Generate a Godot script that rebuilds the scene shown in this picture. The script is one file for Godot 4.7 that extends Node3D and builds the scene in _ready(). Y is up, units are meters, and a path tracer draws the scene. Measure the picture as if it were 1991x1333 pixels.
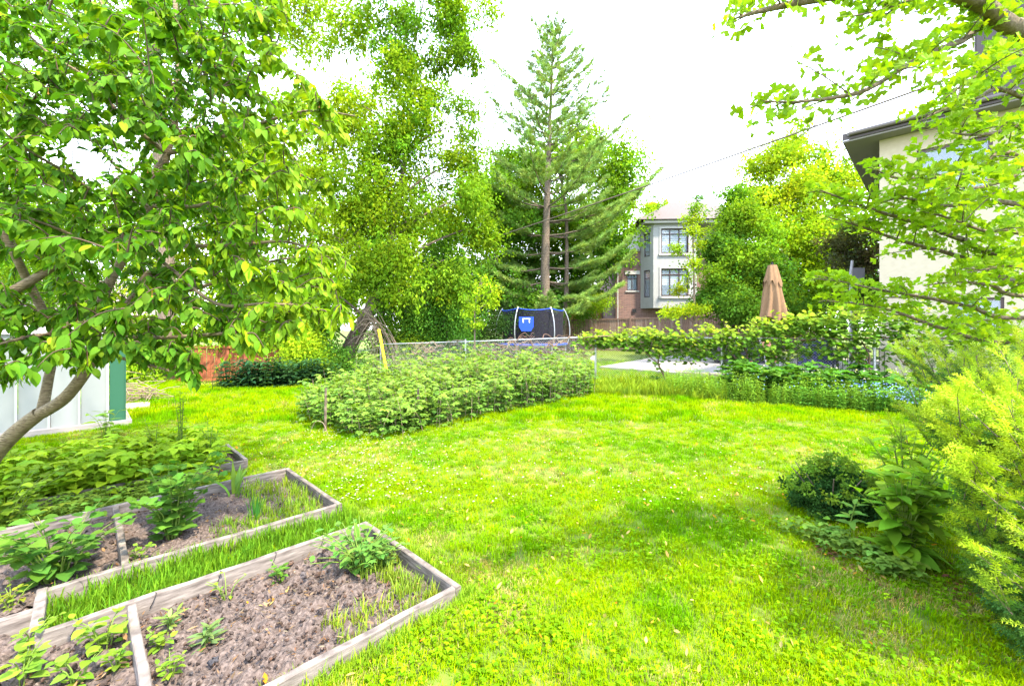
extends Node3D

const F := 830.0      # focal length of the lens in pixels of a 1991 pixel wide picture
const EYE := 1.75     # height of the tripod
var rng := RandomNumberGenerator.new()
var taken := {}
var bumps := FastNoiseLite.new()
var patch := FastNoiseLite.new()
var mats := {}
var tints := {}


# ---------------------------------------------------------------- helpers
func pt(px: float, py: float, d: float) -> Vector3:
	return Vector3((px - 995.5) / F * d, EYE - (py - 640.0) / F * d, -d)

func rf(a: float, b: float) -> float:
	return rng.randf_range(a, b)

func gauss() -> Vector3:
	return Vector3(rng.randfn(), rng.randfn(), rng.randfn())

func on_sphere() -> Vector3:
	return gauss().normalized()

func ground_at(x: float, z: float) -> float:
	var d := -z
	var h := bumps.get_noise_2d(x * 30.0, z * 30.0) * 0.025
	h += smoothstep(20.0, 30.0, d) * 0.35
	var bu := (x + 1.218) * -0.70711 + (z + 3.54) * 0.70711
	var bv := (x + 1.218) * 0.70711 + (z + 3.54) * 0.70711
	h += 0.07 * smoothstep(1.24, 1.34, bv) * (1.0 - smoothstep(1.5, 2.6, bv)) * smoothstep(-0.9, -0.1, bu) * (1.0 - smoothstep(2.6, 3.4, bu))
	h -= smoothstep(13.0, 18.0, d) * smoothstep(-1.0, -7.0, x) * 0.35
	return h

func numbered(called: String) -> String:
	var n: int = taken.get(called, 0)
	taken[called] = n + 1
	return called if n == 0 else "%s_%03d" % [called, n]

func tag(o: Node3D, label: String, category: String, group := "", kind := "") -> Node3D:
	o.set_meta("label", label)
	o.set_meta("category", category)
	if group:
		o.set_meta("group", group)
	if kind:
		o.set_meta("kind", kind)
	return o

func thing(called: String, label: String, category: String, at := Vector3.ZERO, group := "", kind := "") -> Node3D:
	var o := Node3D.new()
	o.name = numbered(called)
	add_child(o)
	o.position = at
	tag(o, label, category, group, kind)
	return o

func put(called: String, m: Mesh, material: Material, parent: Node3D = null) -> MeshInstance3D:
	var o := MeshInstance3D.new()
	o.mesh = m
	o.material_override = material
	if parent == null:
		o.name = numbered(called)
		add_child(o)
	else:
		o.name = called
		parent.add_child(o, true)
	return o

class Scatter:
	var buf := PackedFloat32Array()
	var n := 0
	func add(t: Transform3D, c: Color) -> void:
		var b := t.basis
		buf.append_array(PackedFloat32Array([b.x.x, b.y.x, b.z.x, t.origin.x, b.x.y, b.y.y, b.z.y, t.origin.y, b.x.z, b.y.z, b.z.z, t.origin.z, c.r, c.g, c.b, 1.0]))
		n += 1

func many(called: String, s: Scatter, m: Mesh, material: Material, parent: Node3D = null) -> MultiMeshInstance3D:
	var mm := MultiMesh.new()
	mm.transform_format = MultiMesh.TRANSFORM_3D
	mm.use_colors = true
	mm.mesh = m
	mm.instance_count = s.n
	mm.buffer = s.buf
	var o := MultiMeshInstance3D.new()
	o.multimesh = mm
	o.material_override = material
	o.set_meta("kind", "stuff")
	if parent == null:
		o.name = numbered(called)
		add_child(o)
	else:
		o.name = called
		parent.add_child(o, true)
	return o

class Builder:
	var v := PackedVector3Array()
	var n := PackedVector3Array()
	var idx := PackedInt32Array()
	func tri(a: Vector3, b: Vector3, c: Vector3) -> void:   # clockwise
		var k := (c - a).cross(b - a).normalized()
		var s := v.size()
		v.append_array(PackedVector3Array([a, b, c]))
		n.append_array(PackedVector3Array([k, k, k]))
		idx.append_array(PackedInt32Array([s, s + 1, s + 2]))
	func quad(a: Vector3, b: Vector3, c: Vector3, d: Vector3) -> void:
		var k := (c - a).cross(b - d).normalized()
		var s := v.size()
		v.append_array(PackedVector3Array([a, b, c, d]))
		n.append_array(PackedVector3Array([k, k, k, k]))
		idx.append_array(PackedInt32Array([s, s + 1, s + 2, s, s + 2, s + 3]))
	func quad_to(a: Vector3, b: Vector3, c: Vector3, d: Vector3, out: Vector3) -> void:
		if (c - a).cross(b - d).dot(out) < 0.0:
			quad(a, d, c, b)
		else:
			quad(a, b, c, d)
	func box(t: Transform3D, size: Vector3) -> void:
		var h := size * 0.5
		for ax in 3:
			for s in [-1.0, 1.0]:
				var o := Vector3.ZERO
				o[ax] = h[ax] * s
				var p := Vector3.ZERO
				p[(ax + 1) % 3] = h[(ax + 1) % 3]
				var q := Vector3.ZERO
				q[(ax + 2) % 3] = h[(ax + 2) % 3]
				quad_to(t * (o - p - q), t * (o + p - q), t * (o + p + q), t * (o - p + q), t.basis * o)
	func bar(a: Vector3, b: Vector3, w: float, h: float, up := Vector3.UP) -> void:   # box from a to b
		var z := (b - a).normalized()
		var x := up.cross(z).normalized()
		box(Transform3D(Basis(x, z.cross(x), z), (a + b) * 0.5), Vector3(w, h, a.distance_to(b)))
	func tube(p: Array, r: Array, k := 6) -> void:
		var prev := Vector3.ZERO
		var s := v.size()
		for i in p.size():
			var tn: Vector3 = (p[mini(i + 1, p.size() - 1)] - p[maxi(i - 1, 0)]).normalized()
			var nm: Vector3
			if i == 0:
				nm = tn.cross(Vector3.UP if absf(tn.y) < 0.9 else Vector3.RIGHT).normalized()
			else:
				nm = (prev - tn * prev.dot(tn)).normalized()
			prev = nm
			var bn := tn.cross(nm)
			for j in k:
				var a := TAU * j / k
				var dir := nm * cos(a) + bn * sin(a)
				v.append(p[i] + dir * r[i])
				n.append(dir)
		for i in p.size() - 1:
			for j in k:
				var a := s + i * k + j
				var b := s + i * k + (j + 1) % k
				idx.append_array(PackedInt32Array([a, a + k, b + k, a, b + k, b]))
		for e in [0, p.size() - 1]:
			var c := v.size()
			var out: Vector3 = (p[e] - p[1 if e == 0 else e - 1]).normalized()
			v.append(p[e])
			n.append(out)
			for j in k:
				v.append(v[s + e * k + j])
				n.append(out)
			for j in k:
				var a := c + 1 + j
				var b := c + 1 + (j + 1) % k
				idx.append_array(PackedInt32Array([c, b, a]) if e else PackedInt32Array([c, a, b]))
	func surf(g: Callable, nu: int, nv: int, out_hint := Vector3.ZERO) -> void:   # a smooth grid g(u, v), u and v from 0 to 1
		var s := v.size()
		for i in nu + 1:
			for j in nv + 1:
				var u := float(i) / nu
				var w := float(j) / nv
				var p: Vector3 = g.call(u, w)
				var du: Vector3 = g.call(minf(u + 0.01, 1.0), w) - g.call(maxf(u - 0.01, 0.0), w)
				var dv: Vector3 = g.call(u, minf(w + 0.01, 1.0)) - g.call(u, maxf(w - 0.01, 0.0))
				v.append(p)
				n.append(du.cross(dv).normalized())
		for i in nu:
			for j in nv:
				var a := s + i * (nv + 1) + j
				var b := a + nv + 1
				idx.append_array(PackedInt32Array([a, b + 1, b, a, a + 1, b + 1]))
	func mesh() -> ArrayMesh:
		var arr := []
		arr.resize(Mesh.ARRAY_MAX)
		arr[Mesh.ARRAY_VERTEX] = v
		arr[Mesh.ARRAY_NORMAL] = n
		arr[Mesh.ARRAY_INDEX] = idx
		var m := ArrayMesh.new()
		m.add_surface_from_arrays(Mesh.PRIMITIVE_TRIANGLES, arr)
		return m

func tinted(m: ArrayMesh, c: Color) -> ArrayMesh:   # the same mesh in a colour of its own; colours are shared in steps
	var q := func(x: float) -> float: return pow(1.18, roundf(log(maxf(x, 0.002)) / log(1.18)))
	var k := Color(q.call(c.r), q.call(c.g), q.call(c.b))
	var key := [m, k]
	if not tints.has(key):
		var arr := m.surface_get_arrays(0)
		var cc := PackedColorArray()
		cc.resize((arr[Mesh.ARRAY_VERTEX] as PackedVector3Array).size())
		cc.fill(k)
		arr[Mesh.ARRAY_COLOR] = cc
		var t := ArrayMesh.new()
		t.add_surface_from_arrays(Mesh.PRIMITIVE_TRIANGLES, arr)
		tints[key] = t
	return tints[key]

func shown(p: Vector3) -> bool:
	var d := -p.z
	return d > 0.4 and absf(p.x / d) < 1.22 and absf(p.y - EYE + 0.032 * d) / d < 0.83

# leaves of one plant: those that show largest are parts of their own, the rest one part
func leaves(parent: Node3D, m: ArrayMesh, material: Material, ts: Array, cs: Array, singles: int, rest_called: String) -> void:
	var order := []
	for i in ts.size():
		var o: Vector3 = ts[i].origin
		order.append([o.distance_squared_to(Vector3(0, EYE, 0)) + (0.0 if shown(o) else 10000.0), i])
	order.sort_custom(func(a, b): return a[0] < b[0])
	var s := Scatter.new()
	for k in order.size():
		var i: int = order[k][1]
		var t: Transform3D = ts[i]
		t.origin -= parent.position
		if k < singles and order[k][0] < 10000.0:
			var o := put("leaf", tinted(m, cs[i]), material, parent)
			o.transform = t
		else:
			s.add(t, cs[i])
	if s.n:
		many(rest_called, s, m, material, parent)

func basis_of(z: Vector3, up: Vector3, size: float) -> Basis:   # +z along a leaf, +y its upper face
	z = z.normalized()
	var x := up.cross(z)
	if x.length_squared() < 1e-6:
		x = Vector3(1, 0.1, 0.2).cross(z)
	x = x.normalized()
	return Basis(x * size, z.cross(x) * size, z * size)

func curve(a: Vector3, b: Vector3, sag: float, k: int) -> Array:
	var out := []
	for i in k + 1:
		var t := float(i) / k
		out.append(a.lerp(b, t) + Vector3(0, sag * 4.0 * t * (1.0 - t), 0))
	return out

func taper(a: float, b: float, k: int) -> Array:
	var out := []
	for i in k + 1:
		out.append(lerpf(a, b, float(i) / k))
	return out

func smooth(p: Array, k := 4) -> Array:   # a Catmull-Rom line through the points
	var out := []
	for i in p.size() - 1:
		var a: Vector3 = p[maxi(i - 1, 0)]
		var d: Vector3 = p[mini(i + 2, p.size() - 1)]
		var b: Vector3 = p[i]
		for j in k:
			out.append(b.cubic_interpolate(p[i + 1], a, d, float(j) / k))
	out.append(p[-1])
	return out

func vary(c: Color, amount: float) -> Color:   # real differences between leaves: lightness and how yellow
	var k := exp(rng.randfn(0.0, amount))
	var y := exp(rng.randfn(0.0, amount * 0.45))
	return Color(c.r * k * y, c.g * k, c.b * k / y)


# ---------------------------------------------------------------- materials
func ramp(stops: Array) -> Gradient:
	var g := Gradient.new()
	var off := PackedFloat32Array()
	var col := PackedColorArray()
	for s in stops:
		off.append(s[0])
		col.append((s[1] as Color).linear_to_srgb())
	g.offsets = off
	g.colors = col
	return g

func noise_tex(freq: float, stops: Array, seed_ := 1, normal := false, strength := 4.0, size := 256) -> NoiseTexture2D:
	var n := FastNoiseLite.new()
	n.noise_type = FastNoiseLite.TYPE_SIMPLEX_SMOOTH
	n.frequency = freq
	n.fractal_octaves = 5
	n.seed = seed_
	var t := NoiseTexture2D.new()
	t.width = size
	t.height = size
	t.seamless = true
	t.noise = n
	if normal:
		t.as_normal_map = true
		t.bump_strength = strength
	elif stops:
		t.color_ramp = ramp(stops)
	return t

func plain(c: Color, rough := 0.8, metal := 0.0) -> StandardMaterial3D:
	var m := StandardMaterial3D.new()
	m.albedo_color = c.linear_to_srgb()
	m.roughness = rough
	m.metallic = metal
	m.metallic_specular = 0.4
	return m

func rough_mat(stops: Array, freq: float, scale: Vector3, relief := 0.0, rough := 0.85, seed_ := 1, world_space := false) -> StandardMaterial3D:
	var m := StandardMaterial3D.new()
	m.albedo_texture = noise_tex(freq, stops, seed_)
	m.roughness = rough
	m.metallic_specular = 0.35
	m.uv1_triplanar = true
	m.uv1_world_triplanar = world_space
	m.uv1_scale = scale
	if relief > 0.0:
		m.heightmap_enabled = true
		m.heightmap_texture = noise_tex(freq, [], seed_ + 7)
		m.heightmap_scale = relief
	return m

func leaf_mat(through: float, rough := 0.45, yellow := 0.5, spec := 0.5) -> StandardMaterial3D:
	var m := StandardMaterial3D.new()
	m.vertex_color_use_as_albedo = true
	m.roughness = rough
	m.metallic_specular = spec
	m.cull_mode = BaseMaterial3D.CULL_DISABLED
	m.backlight_enabled = true
	m.backlight = Color(through, through, through * yellow).linear_to_srgb()
	return m


# ---------------------------------------------------------------- leaf shapes
func leaf_shape(b: Builder, t: Transform3D, wid: float, segs: int, fold: float, droop: float, shape := 0.85) -> void:   # one unit long, along +z
	var s := b.v.size()
	for i in segs + 1:
		var u := float(i) / segs
		var w := wid * 0.5 * pow(sin(PI * pow(u, shape)), 0.8) if i > 0 and i < segs else 0.0
		var y := -droop * u * u
		for q in [-1.0, 0.0, 1.0]:
			b.v.append(t * Vector3(q * w, y + absf(q) * fold * w, u * (1.0 - droop * 0.2)))
			b.n.append((t.basis * Vector3(-q * fold, 1.0, droop * 1.6 * u)).normalized())
	for i in segs:
		for q in 2:
			var a := s + i * 3 + q
			if i == 0:
				b.idx.append_array(PackedInt32Array([a + 3, a + q, a + 4]))
			elif i == segs - 1:
				b.idx.append_array(PackedInt32Array([a + 1, a + 3 + (1 - q), a]))
			else:
				b.idx.append_array(PackedInt32Array([a + 1, a + 3, a, a + 1, a + 4, a + 3]))

func one_leaf(wid: float, segs: int, fold: float, droop: float, shape := 0.85, stalk := 0.0) -> ArrayMesh:
	var b := Builder.new()
	leaf_shape(b, Transform3D(Basis(), Vector3(0, 0, stalk)), wid, segs, fold, droop, shape)
	if stalk > 0.0:
		b.quad(Vector3(-0.012, 0, 0), Vector3(-0.012, 0, stalk), Vector3(0.012, 0, stalk), Vector3(0.012, 0, 0))
	return b.mesh()

func fan_leaf() -> ArrayMesh:   # a fan on a long stalk, notched in the middle
	var b := Builder.new()
	var st := 0.8
	b.quad(Vector3(-0.02, 0, 0), Vector3(-0.015, 0.03, st), Vector3(0.015, 0.03, st), Vector3(0.02, 0, 0))
	var rim := []
	for i in 9:
		var a := lerpf(-1.05, 1.05, i / 8.0)
		var r := 0.72 + 0.06 * cos(i * 2.4) - (0.2 if i == 4 else 0.0)
		rim.append(Vector3(sin(a) * r, 0.1 * cos(a * 2.2) + 0.05 * (i % 2), st + cos(a) * r * 0.92))
	for i in 8:
		b.tri(Vector3(0, 0.03, st), rim[i], rim[i + 1])
	return b.mesh()

func trifoliate(n: int) -> ArrayMesh:   # a leaf of three or five leaflets on a stalk, one unit long
	var b := Builder.new()
	b.quad(Vector3(-0.012, 0, 0), Vector3(-0.01, 0.02, 0.55), Vector3(0.01, 0.02, 0.55), Vector3(0.012, 0, 0))
	var turns := [0.0, 1.15, -1.15] if n == 3 else [0.0, 0.7, -0.7, 1.6, -1.6]
	for a in turns:
		var k := 0.52 if a == 0.0 else 0.42
		var tr := Transform3D(Basis(Vector3.UP, a) * Basis(Vector3.RIGHT, 0.18 if a == 0.0 else 0.1), Vector3(0, 0.02, 0.5))
		tr.basis = tr.basis.scaled_local(Vector3(k, k, k))
		leaf_shape(b, tr, 0.68, 3, 0.3, 0.22, 0.8)
	return b.mesh()

func lobed_leaf() -> ArrayMesh:   # a vine or maple leaf with five points
	var b := Builder.new()
	var c := Vector3(0, 0.02, 0.42)
	b.quad(Vector3(-0.014, 0, 0), Vector3(-0.012, 0.02, 0.4), Vector3(0.012, 0.02, 0.4), Vector3(0.014, 0, 0))
	var rim := []
	for i in 13:
		var a := lerpf(-2.7, 2.7, i / 12.0)
		var r: float = [0.26, 0.4, 0.34, 0.46, 0.36, 0.44, 0.58, 0.44, 0.36, 0.46, 0.34, 0.4, 0.26][i]
		rim.append(c + Vector3(sin(a) * r, -0.35 * r * r + 0.03 * (i % 2), cos(a) * r))
	for i in 12:
		b.tri(c, rim[i], rim[i + 1])
	return b.mesh()

func spray(n: int, reach: float, size: float, wid: float, flat := 0.0) -> ArrayMesh:   # a cluster of folded leaves round a twig end
	var b := Builder.new()
	for i in n:
		var o := on_sphere() * reach * pow(rng.randf(), 0.5)
		o.y *= 1.0 - flat
		var z := (o.normalized() * 0.7 + on_sphere() * 0.8 + Vector3(0, -0.5, 0)).normalized()
		var bs := basis_of(z, on_sphere() + Vector3(0, 1.2, 0), size * rf(0.7, 1.25))
		var t := Transform3D(bs, o)
		var mid := t * Vector3(0, 0, 0.5)
		b.tri(t * Vector3.ZERO, t * Vector3(-wid * 0.5, 0.12, 0.45), t * Vector3(0, -0.08, 1))
		b.tri(t * Vector3.ZERO, t * Vector3(0, -0.08, 1), t * Vector3(wid * 0.5, 0.12, 0.45))
	return b.mesh()

func needle_tuft() -> ArrayMesh:   # a pine shoot: needles pointing forward along +z
	var b := Builder.new()
	for i in 34:
		var o := Vector3(0, 0, rf(-0.5, 0.3))
		var a := rf(0, TAU)
		var z := Vector3(cos(a) * 0.75, sin(a) * 0.75 + 0.15, rf(0.5, 1.0)).normalized()
		var s := z.cross(on_sphere()).normalized() * 0.035
		b.tri(o - s, o + z * rf(0.45, 0.62), o + s)
	b.tube([Vector3(0, 0, -0.6), Vector3(0, 0, 0.3)], [0.03, 0.015], 3)
	return b.mesh()

func yew_sprig() -> ArrayMesh:   # two rows of flat needles on a shoot one unit long
	var b := Builder.new()
	b.tube([Vector3(0, 0, 0), Vector3(0, 0.03, 0.5), Vector3(0, 0, 1)], [0.02, 0.016, 0.008], 3)
	for i in 34:
		var u := 0.04 + 0.96 * i / 34.0
		var g := i * 2.4
		var o := Vector3(0, 0.03 * sin(u * PI), u)
		var z := Vector3(cos(g) * 0.9, sin(g) * 0.6 + 0.12, rf(0.35, 0.8)).normalized()
		var l := 0.25 * (1.0 - 0.45 * pow(u, 3.0)) * rf(0.8, 1.15)
		var s := Vector3(0, 0.15, 1).cross(z).cross(z).normalized() * 0.024
		var m := o + z * l * 0.6
		b.quad(o, m - s, o + z * l + Vector3(0, -0.02, 0), m + s)
	return b.mesh()

func herb(levels: int, wid: float, size: float) -> ArrayMesh:   # a leafy upright stem one unit tall with leaves in pairs
	var b := Builder.new()
	b.tube([Vector3.ZERO, Vector3(0.02, 0.5, 0), Vector3(0, 1, 0.02)], [0.014, 0.01, 0.005], 3)
	for i in levels:
		var u := 0.15 + 0.85 * i / (levels - 1.0)
		var n := 2 if i < levels - 1 else 4
		for q in n:
			var a := i * 1.75 + q * TAU / n + rf(-0.4, 0.4)
			var z := Vector3(cos(a), rf(-0.1, 0.5), sin(a))
			var k := size * rf(0.75, 1.15) * (1.15 - 0.5 * u)
			leaf_shape(b, Transform3D(basis_of(z, Vector3.UP, k), Vector3(0, u, 0)), wid, 3, 0.3, 0.3)
	return b.mesh()

func grass_tuft(n: int, spread: float, width: float) -> ArrayMesh:   # blades about one unit tall
	var b := Builder.new()
	for i in n:
		var a := rf(0, TAU)
		var o := Vector3(cos(a), 0, sin(a)) * spread * sqrt(rng.randf())
		var a2 := rf(0, TAU)
		var lean := Vector3(cos(a2), 0, sin(a2)) * rf(0.15, 0.75)
		var h := rf(0.6, 1.1)
		var s := Vector3(cos(a2 + 1.3), 0, sin(a2 + 1.3)) * width
		var m := o + lean * h * 0.4 + Vector3(0, h * 0.6, 0)
		b.quad(o - s, m - s * 0.8, m + s * 0.8, o + s)
		b.tri(m - s * 0.8, o + lean * h + Vector3(0, h * (1.0 - 0.3 * lean.length()), 0), m + s * 0.8)
	return b.mesh()


# ---------------------------------------------------------------- the scene
func _ready() -> void:
	rng.seed = 4711
	bumps.seed = 3
	bumps.frequency = 0.03
	patch.seed = 9
	patch.frequency = 0.5
	patch.fractal_octaves = 3
	var cam := Camera3D.new()
	cam.name = "camera"
	cam.projection = Camera3D.PROJECTION_FRUSTUM
	cam.near = 0.05
	cam.far = 900.0
	cam.size = 2.0 * 666.5 / F * cam.near
	cam.frustum_offset = Vector2(0, -26.5 / F * cam.near)
	cam.position = Vector3(0, EYE, 0)
	add_child(cam)
	var env := Environment.new()
	env.background_mode = Environment.BG_SKY
	var sm := ProceduralSkyMaterial.new()
	sm.sky_top_color = Color(0.80, 0.86, 0.97)
	sm.sky_horizon_color = Color(0.97, 0.98, 1.0)
	sm.sky_curve = 0.2
	sm.ground_bottom_color = Color(0.35, 0.4, 0.25)
	sm.ground_horizon_color = Color(0.6, 0.62, 0.55)
	sm.sun_angle_max = 40.0
	sm.sun_curve = 0.12
	var sky := Sky.new()
	sky.sky_material = sm
	env.sky = sky
	env.background_energy_multiplier = 1.45
	env.tonemap_mode = Environment.TONE_MAPPER_LINEAR
	env.tonemap_exposure = 5.2
	env.sdfgi_enabled = true
	env.ssao_enabled = true
	env.ssil_enabled = true
	var we := WorldEnvironment.new()
	we.name = "world_environment"
	we.environment = env
	add_child(we)
	var sun := DirectionalLight3D.new()
	sun.name = "sun"
	sun.light_energy = 1.08
	sun.light_color = Color(1.0, 0.94, 0.84)
	sun.light_angular_distance = 4.0
	sun.shadow_enabled = true
	add_child(sun)
	var az := deg_to_rad(132.0)
	var el := deg_to_rad(57.0)
	sun.look_at_from_position(Vector3(sin(az) * cos(el), sin(el), -cos(az) * cos(el)) * 50.0, Vector3.ZERO)

	make_materials()
	make_ground()
	make_cream_house()
	make_brick_house()
	make_back_houses()
	make_wood_fences()
	make_shed()
	make_chain_fence()
	make_trampoline()
	make_patio()
	make_far_trees()
	make_pine()
	make_cherry()
	make_ginkgo()
	make_raised_beds()
	make_bed_plants()
	make_raspberries()
	make_vine()
	make_border()
	make_right_shrubs()
	make_left_greens()
	make_cable()
	make_lawn()

func make_materials() -> void:
	var g := func(x: float) -> Color: return Color(x, x, x)
	mats.bark = rough_mat([[0.0, Color(0.05, 0.035, 0.025)], [0.5, Color(0.13, 0.1, 0.075)], [1.0, Color(0.24, 0.2, 0.15)]], 0.03, Vector3(3, 0.8, 3), 1.5, 0.9, 3)
	mats.cherry_bark = rough_mat([[0.0, Color(0.05, 0.035, 0.02)], [0.45, Color(0.14, 0.105, 0.06)], [1.0, Color(0.26, 0.22, 0.13)]], 0.03, Vector3(2, 7, 2), 1.0, 0.7, 4)
	mats.ginkgo_bark = rough_mat([[0.0, Color(0.06, 0.045, 0.03)], [1.0, Color(0.18, 0.14, 0.1)]], 0.03, Vector3(4, 4, 4), 0.5, 0.85, 5)
	mats.board = rough_mat([[0.0, Color(0.06, 0.05, 0.046)], [0.4, Color(0.125, 0.108, 0.098)], [0.65, Color(0.17, 0.15, 0.137)], [1.0, Color(0.26, 0.23, 0.21)]], 0.02, Vector3(1.6, 5.0, 1.6), 0.4, 0.9, 6)
	mats.board_old = rough_mat([[0.0, Color(0.05, 0.042, 0.036)], [0.4, Color(0.1, 0.085, 0.074)], [0.65, Color(0.145, 0.125, 0.11)], [1.0, Color(0.24, 0.21, 0.18)]], 0.025, Vector3(1.3, 6.0, 1.3), 0.5, 0.9, 41)
	mats.soil = rough_mat([[0.0, Color(0.03, 0.022, 0.02)], [0.45, Color(0.078, 0.06, 0.053)], [1.0, Color(0.19, 0.152, 0.135)]], 0.03, Vector3(5, 5, 5), 1.1, 1.0, 8)
	mats.earth = rough_mat([[0.0, Color(0.055, 0.075, 0.012)], [0.5, Color(0.09, 0.14, 0.014)], [0.8, Color(0.14, 0.17, 0.03)], [1.0, Color(0.2, 0.18, 0.07)]], 0.02, Vector3(0.9, 0.9, 0.9), 2.0, 1.0, 9, true)
	mats.patio = rough_mat([[0.0, Color(0.19, 0.17, 0.165)], [0.5, Color(0.24, 0.22, 0.21)], [1.0, Color(0.29, 0.27, 0.255)]], 0.03, Vector3(1, 1, 1), 0.2, 0.9, 10)
	mats.stucco = rough_mat([[0.0, Color(0.34, 0.295, 0.22)], [0.5, Color(0.37, 0.32, 0.24)], [1.0, Color(0.4, 0.35, 0.265)]], 0.04, Vector3(0.7, 0.7, 0.7), 0.25, 0.95, 11)
	mats.render_grey = rough_mat([[0.0, Color(0.27, 0.275, 0.275)], [1.0, Color(0.315, 0.32, 0.32)]], 0.03, Vector3(0.6, 0.6, 0.6), 0.1, 0.95, 12)
	mats.shingle = rough_mat([[0.0, Color(0.075, 0.062, 0.06)], [1.0, Color(0.15, 0.13, 0.125)]], 0.06, Vector3(1.2, 5, 1.2), 0.3, 0.95, 13)
	mats.fence_brown = rough_mat([[0.0, Color(0.1, 0.06, 0.045)], [0.5, Color(0.17, 0.11, 0.085)], [1.0, Color(0.24, 0.17, 0.135)]], 0.03, Vector3(2, 0.5, 2), 0.2, 0.9, 14)
	mats.fence_pale = rough_mat([[0.0, Color(0.15, 0.1, 0.08)], [0.5, Color(0.22, 0.155, 0.125)], [1.0, Color(0.29, 0.22, 0.18)]], 0.03, Vector3(2, 0.5, 2), 0.2, 0.9, 15)
	mats.fence_red = rough_mat([[0.0, Color(0.2, 0.06, 0.03)], [1.0, Color(0.34, 0.115, 0.055)]], 0.03, Vector3(2, 0.5, 2), 0.2, 0.85, 16)
	mats.dark_trim = plain(Color(0.045, 0.035, 0.035), 0.5)
	mats.soffit = plain(Color(0.16, 0.15, 0.14), 0.7)
	mats.white_trim = plain(Color(0.36, 0.355, 0.345), 0.6)
	mats.window_frame = plain(Color(0.05, 0.03, 0.03), 0.4)
	mats.black_iron = plain(Color(0.012, 0.012, 0.014), 0.5)
	mats.steel = plain(Color(0.42, 0.43, 0.44), 0.45, 0.6)
	mats.blind = plain(Color(0.4, 0.385, 0.36), 0.9)
	mats.room = plain(Color(0.02, 0.018, 0.018), 0.9)
	mats.vine_wood = plain(Color(0.16, 0.1, 0.07), 0.95)
	mats.dead_stem = plain(Color(0.22, 0.165, 0.12), 0.95)
	mats.green_stem = plain(Color(0.1, 0.16, 0.02), 0.7)
	mats.shed_white = rough_mat([[0.0, Color(0.165, 0.19, 0.19)], [0.6, Color(0.195, 0.215, 0.215)], [1.0, Color(0.22, 0.24, 0.24)]], 0.01, Vector3(0.8, 0.3, 0.8), 0.0, 0.45, 17)
	mats.rib_white = plain(Color(0.26, 0.28, 0.275), 0.5)
	mats.shed_green = plain(Color(0.015, 0.075, 0.042), 0.5)
	mats.brick = brick_mat()
	var glass := StandardMaterial3D.new()
	glass.transparency = BaseMaterial3D.TRANSPARENCY_ALPHA
	glass.albedo_color = Color(0.8, 0.9, 1.0, 0.25)
	glass.roughness = 0.03
	glass.metallic_specular = 0.9
	mats.glass = glass
	mats.cherry_leaf = leaf_mat(0.95, 0.55, 0.3, 0.2)
	mats.leaf = leaf_mat(0.95, 0.6, 0.25, 0.16)
	mats.ginkgo_leaf = leaf_mat(1.0, 0.55, 0.3, 0.25)
	mats.needle = leaf_mat(0.5, 0.55, 0.5, 0.25)
	mats.grass = leaf_mat(0.85, 0.8, 0.15, 0.0)

func brick_mat() -> StandardMaterial3D:   # the house stands so far off that a course is under two pixels tall
	var im := Image.create(128, 128, false, Image.FORMAT_RGB8)
	im.fill(Color(0.24, 0.2, 0.185).linear_to_srgb())
	for r in 16:
		for c in 5:
			var k := rf(0.65, 1.35)
			var col := Color(0.125 * k, 0.056 * k, 0.046 * k).linear_to_srgb()
			var x := c * 32 - (16 if r % 2 else 0)
			im.fill_rect(Rect2i(maxi(x + 1, 0), r * 8 + 1, mini(x + 31, 128) - maxi(x + 1, 0), 6), col)
	var m := StandardMaterial3D.new()
	m.albedo_texture = ImageTexture.create_from_image(im)
	m.roughness = 0.9
	m.uv1_triplanar = true
	m.uv1_world_triplanar = true
	m.uv1_triplanar_sharpness = 8.0
	m.uv1_scale = Vector3(1.0, 0.83, 1.0)
	return m

# ---------------------------------------------------------------- ground
func make_ground() -> void:
	var xs := []
	var zs := []
	var x := -12.0
	while x <= 16.0:
		xs.append(x)
		x += 0.1 if x > -3.5 and x < 0.5 else 0.2
	for k in [20, 26, 34, 46, 70, 120, 220, 420]:
		xs.append(float(k))
		xs.push_front(-float(k))
	var z := 3.0
	while z >= -34.0:
		zs.append(z)
		z -= (0.1 if z > -4.5 and z < -0.5 else 0.2) if z > -14.0 else 0.5
	for k in [40, 50, 70, 110, 200, 400, 700]:
		zs.append(-float(k))
	for k in [8, 20, 60, 150]:
		zs.push_front(float(k))
	var b := Builder.new()
	for zz in zs:
		for xx in xs:
			b.v.append(Vector3(xx, ground_at(xx, zz), zz))
			var e := 0.1
			b.n.append(Vector3(ground_at(xx - e, zz) - ground_at(xx + e, zz), 2 * e, ground_at(xx, zz - e) - ground_at(xx, zz + e)).normalized())
	var w := xs.size()
	for i in zs.size() - 1:
		for j in w - 1:
			var a := i * w + j
			b.idx.append_array(PackedInt32Array([a, a + w, a + w + 1, a, a + w + 1, a + 1]))
	var o := put("lawn_ground", b.mesh(), mats.earth)
	tag(o, "wide green garden ground under the lawn, beds and trees", "ground", "", "structure")

# ---------------------------------------------------------------- houses
func wall_frame(origin: Vector3, along: Vector3) -> Transform3D:   # x along the wall, y up, z out of the wall
	return Transform3D(Basis(along, Vector3.UP, along.cross(Vector3.UP)), origin)

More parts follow.
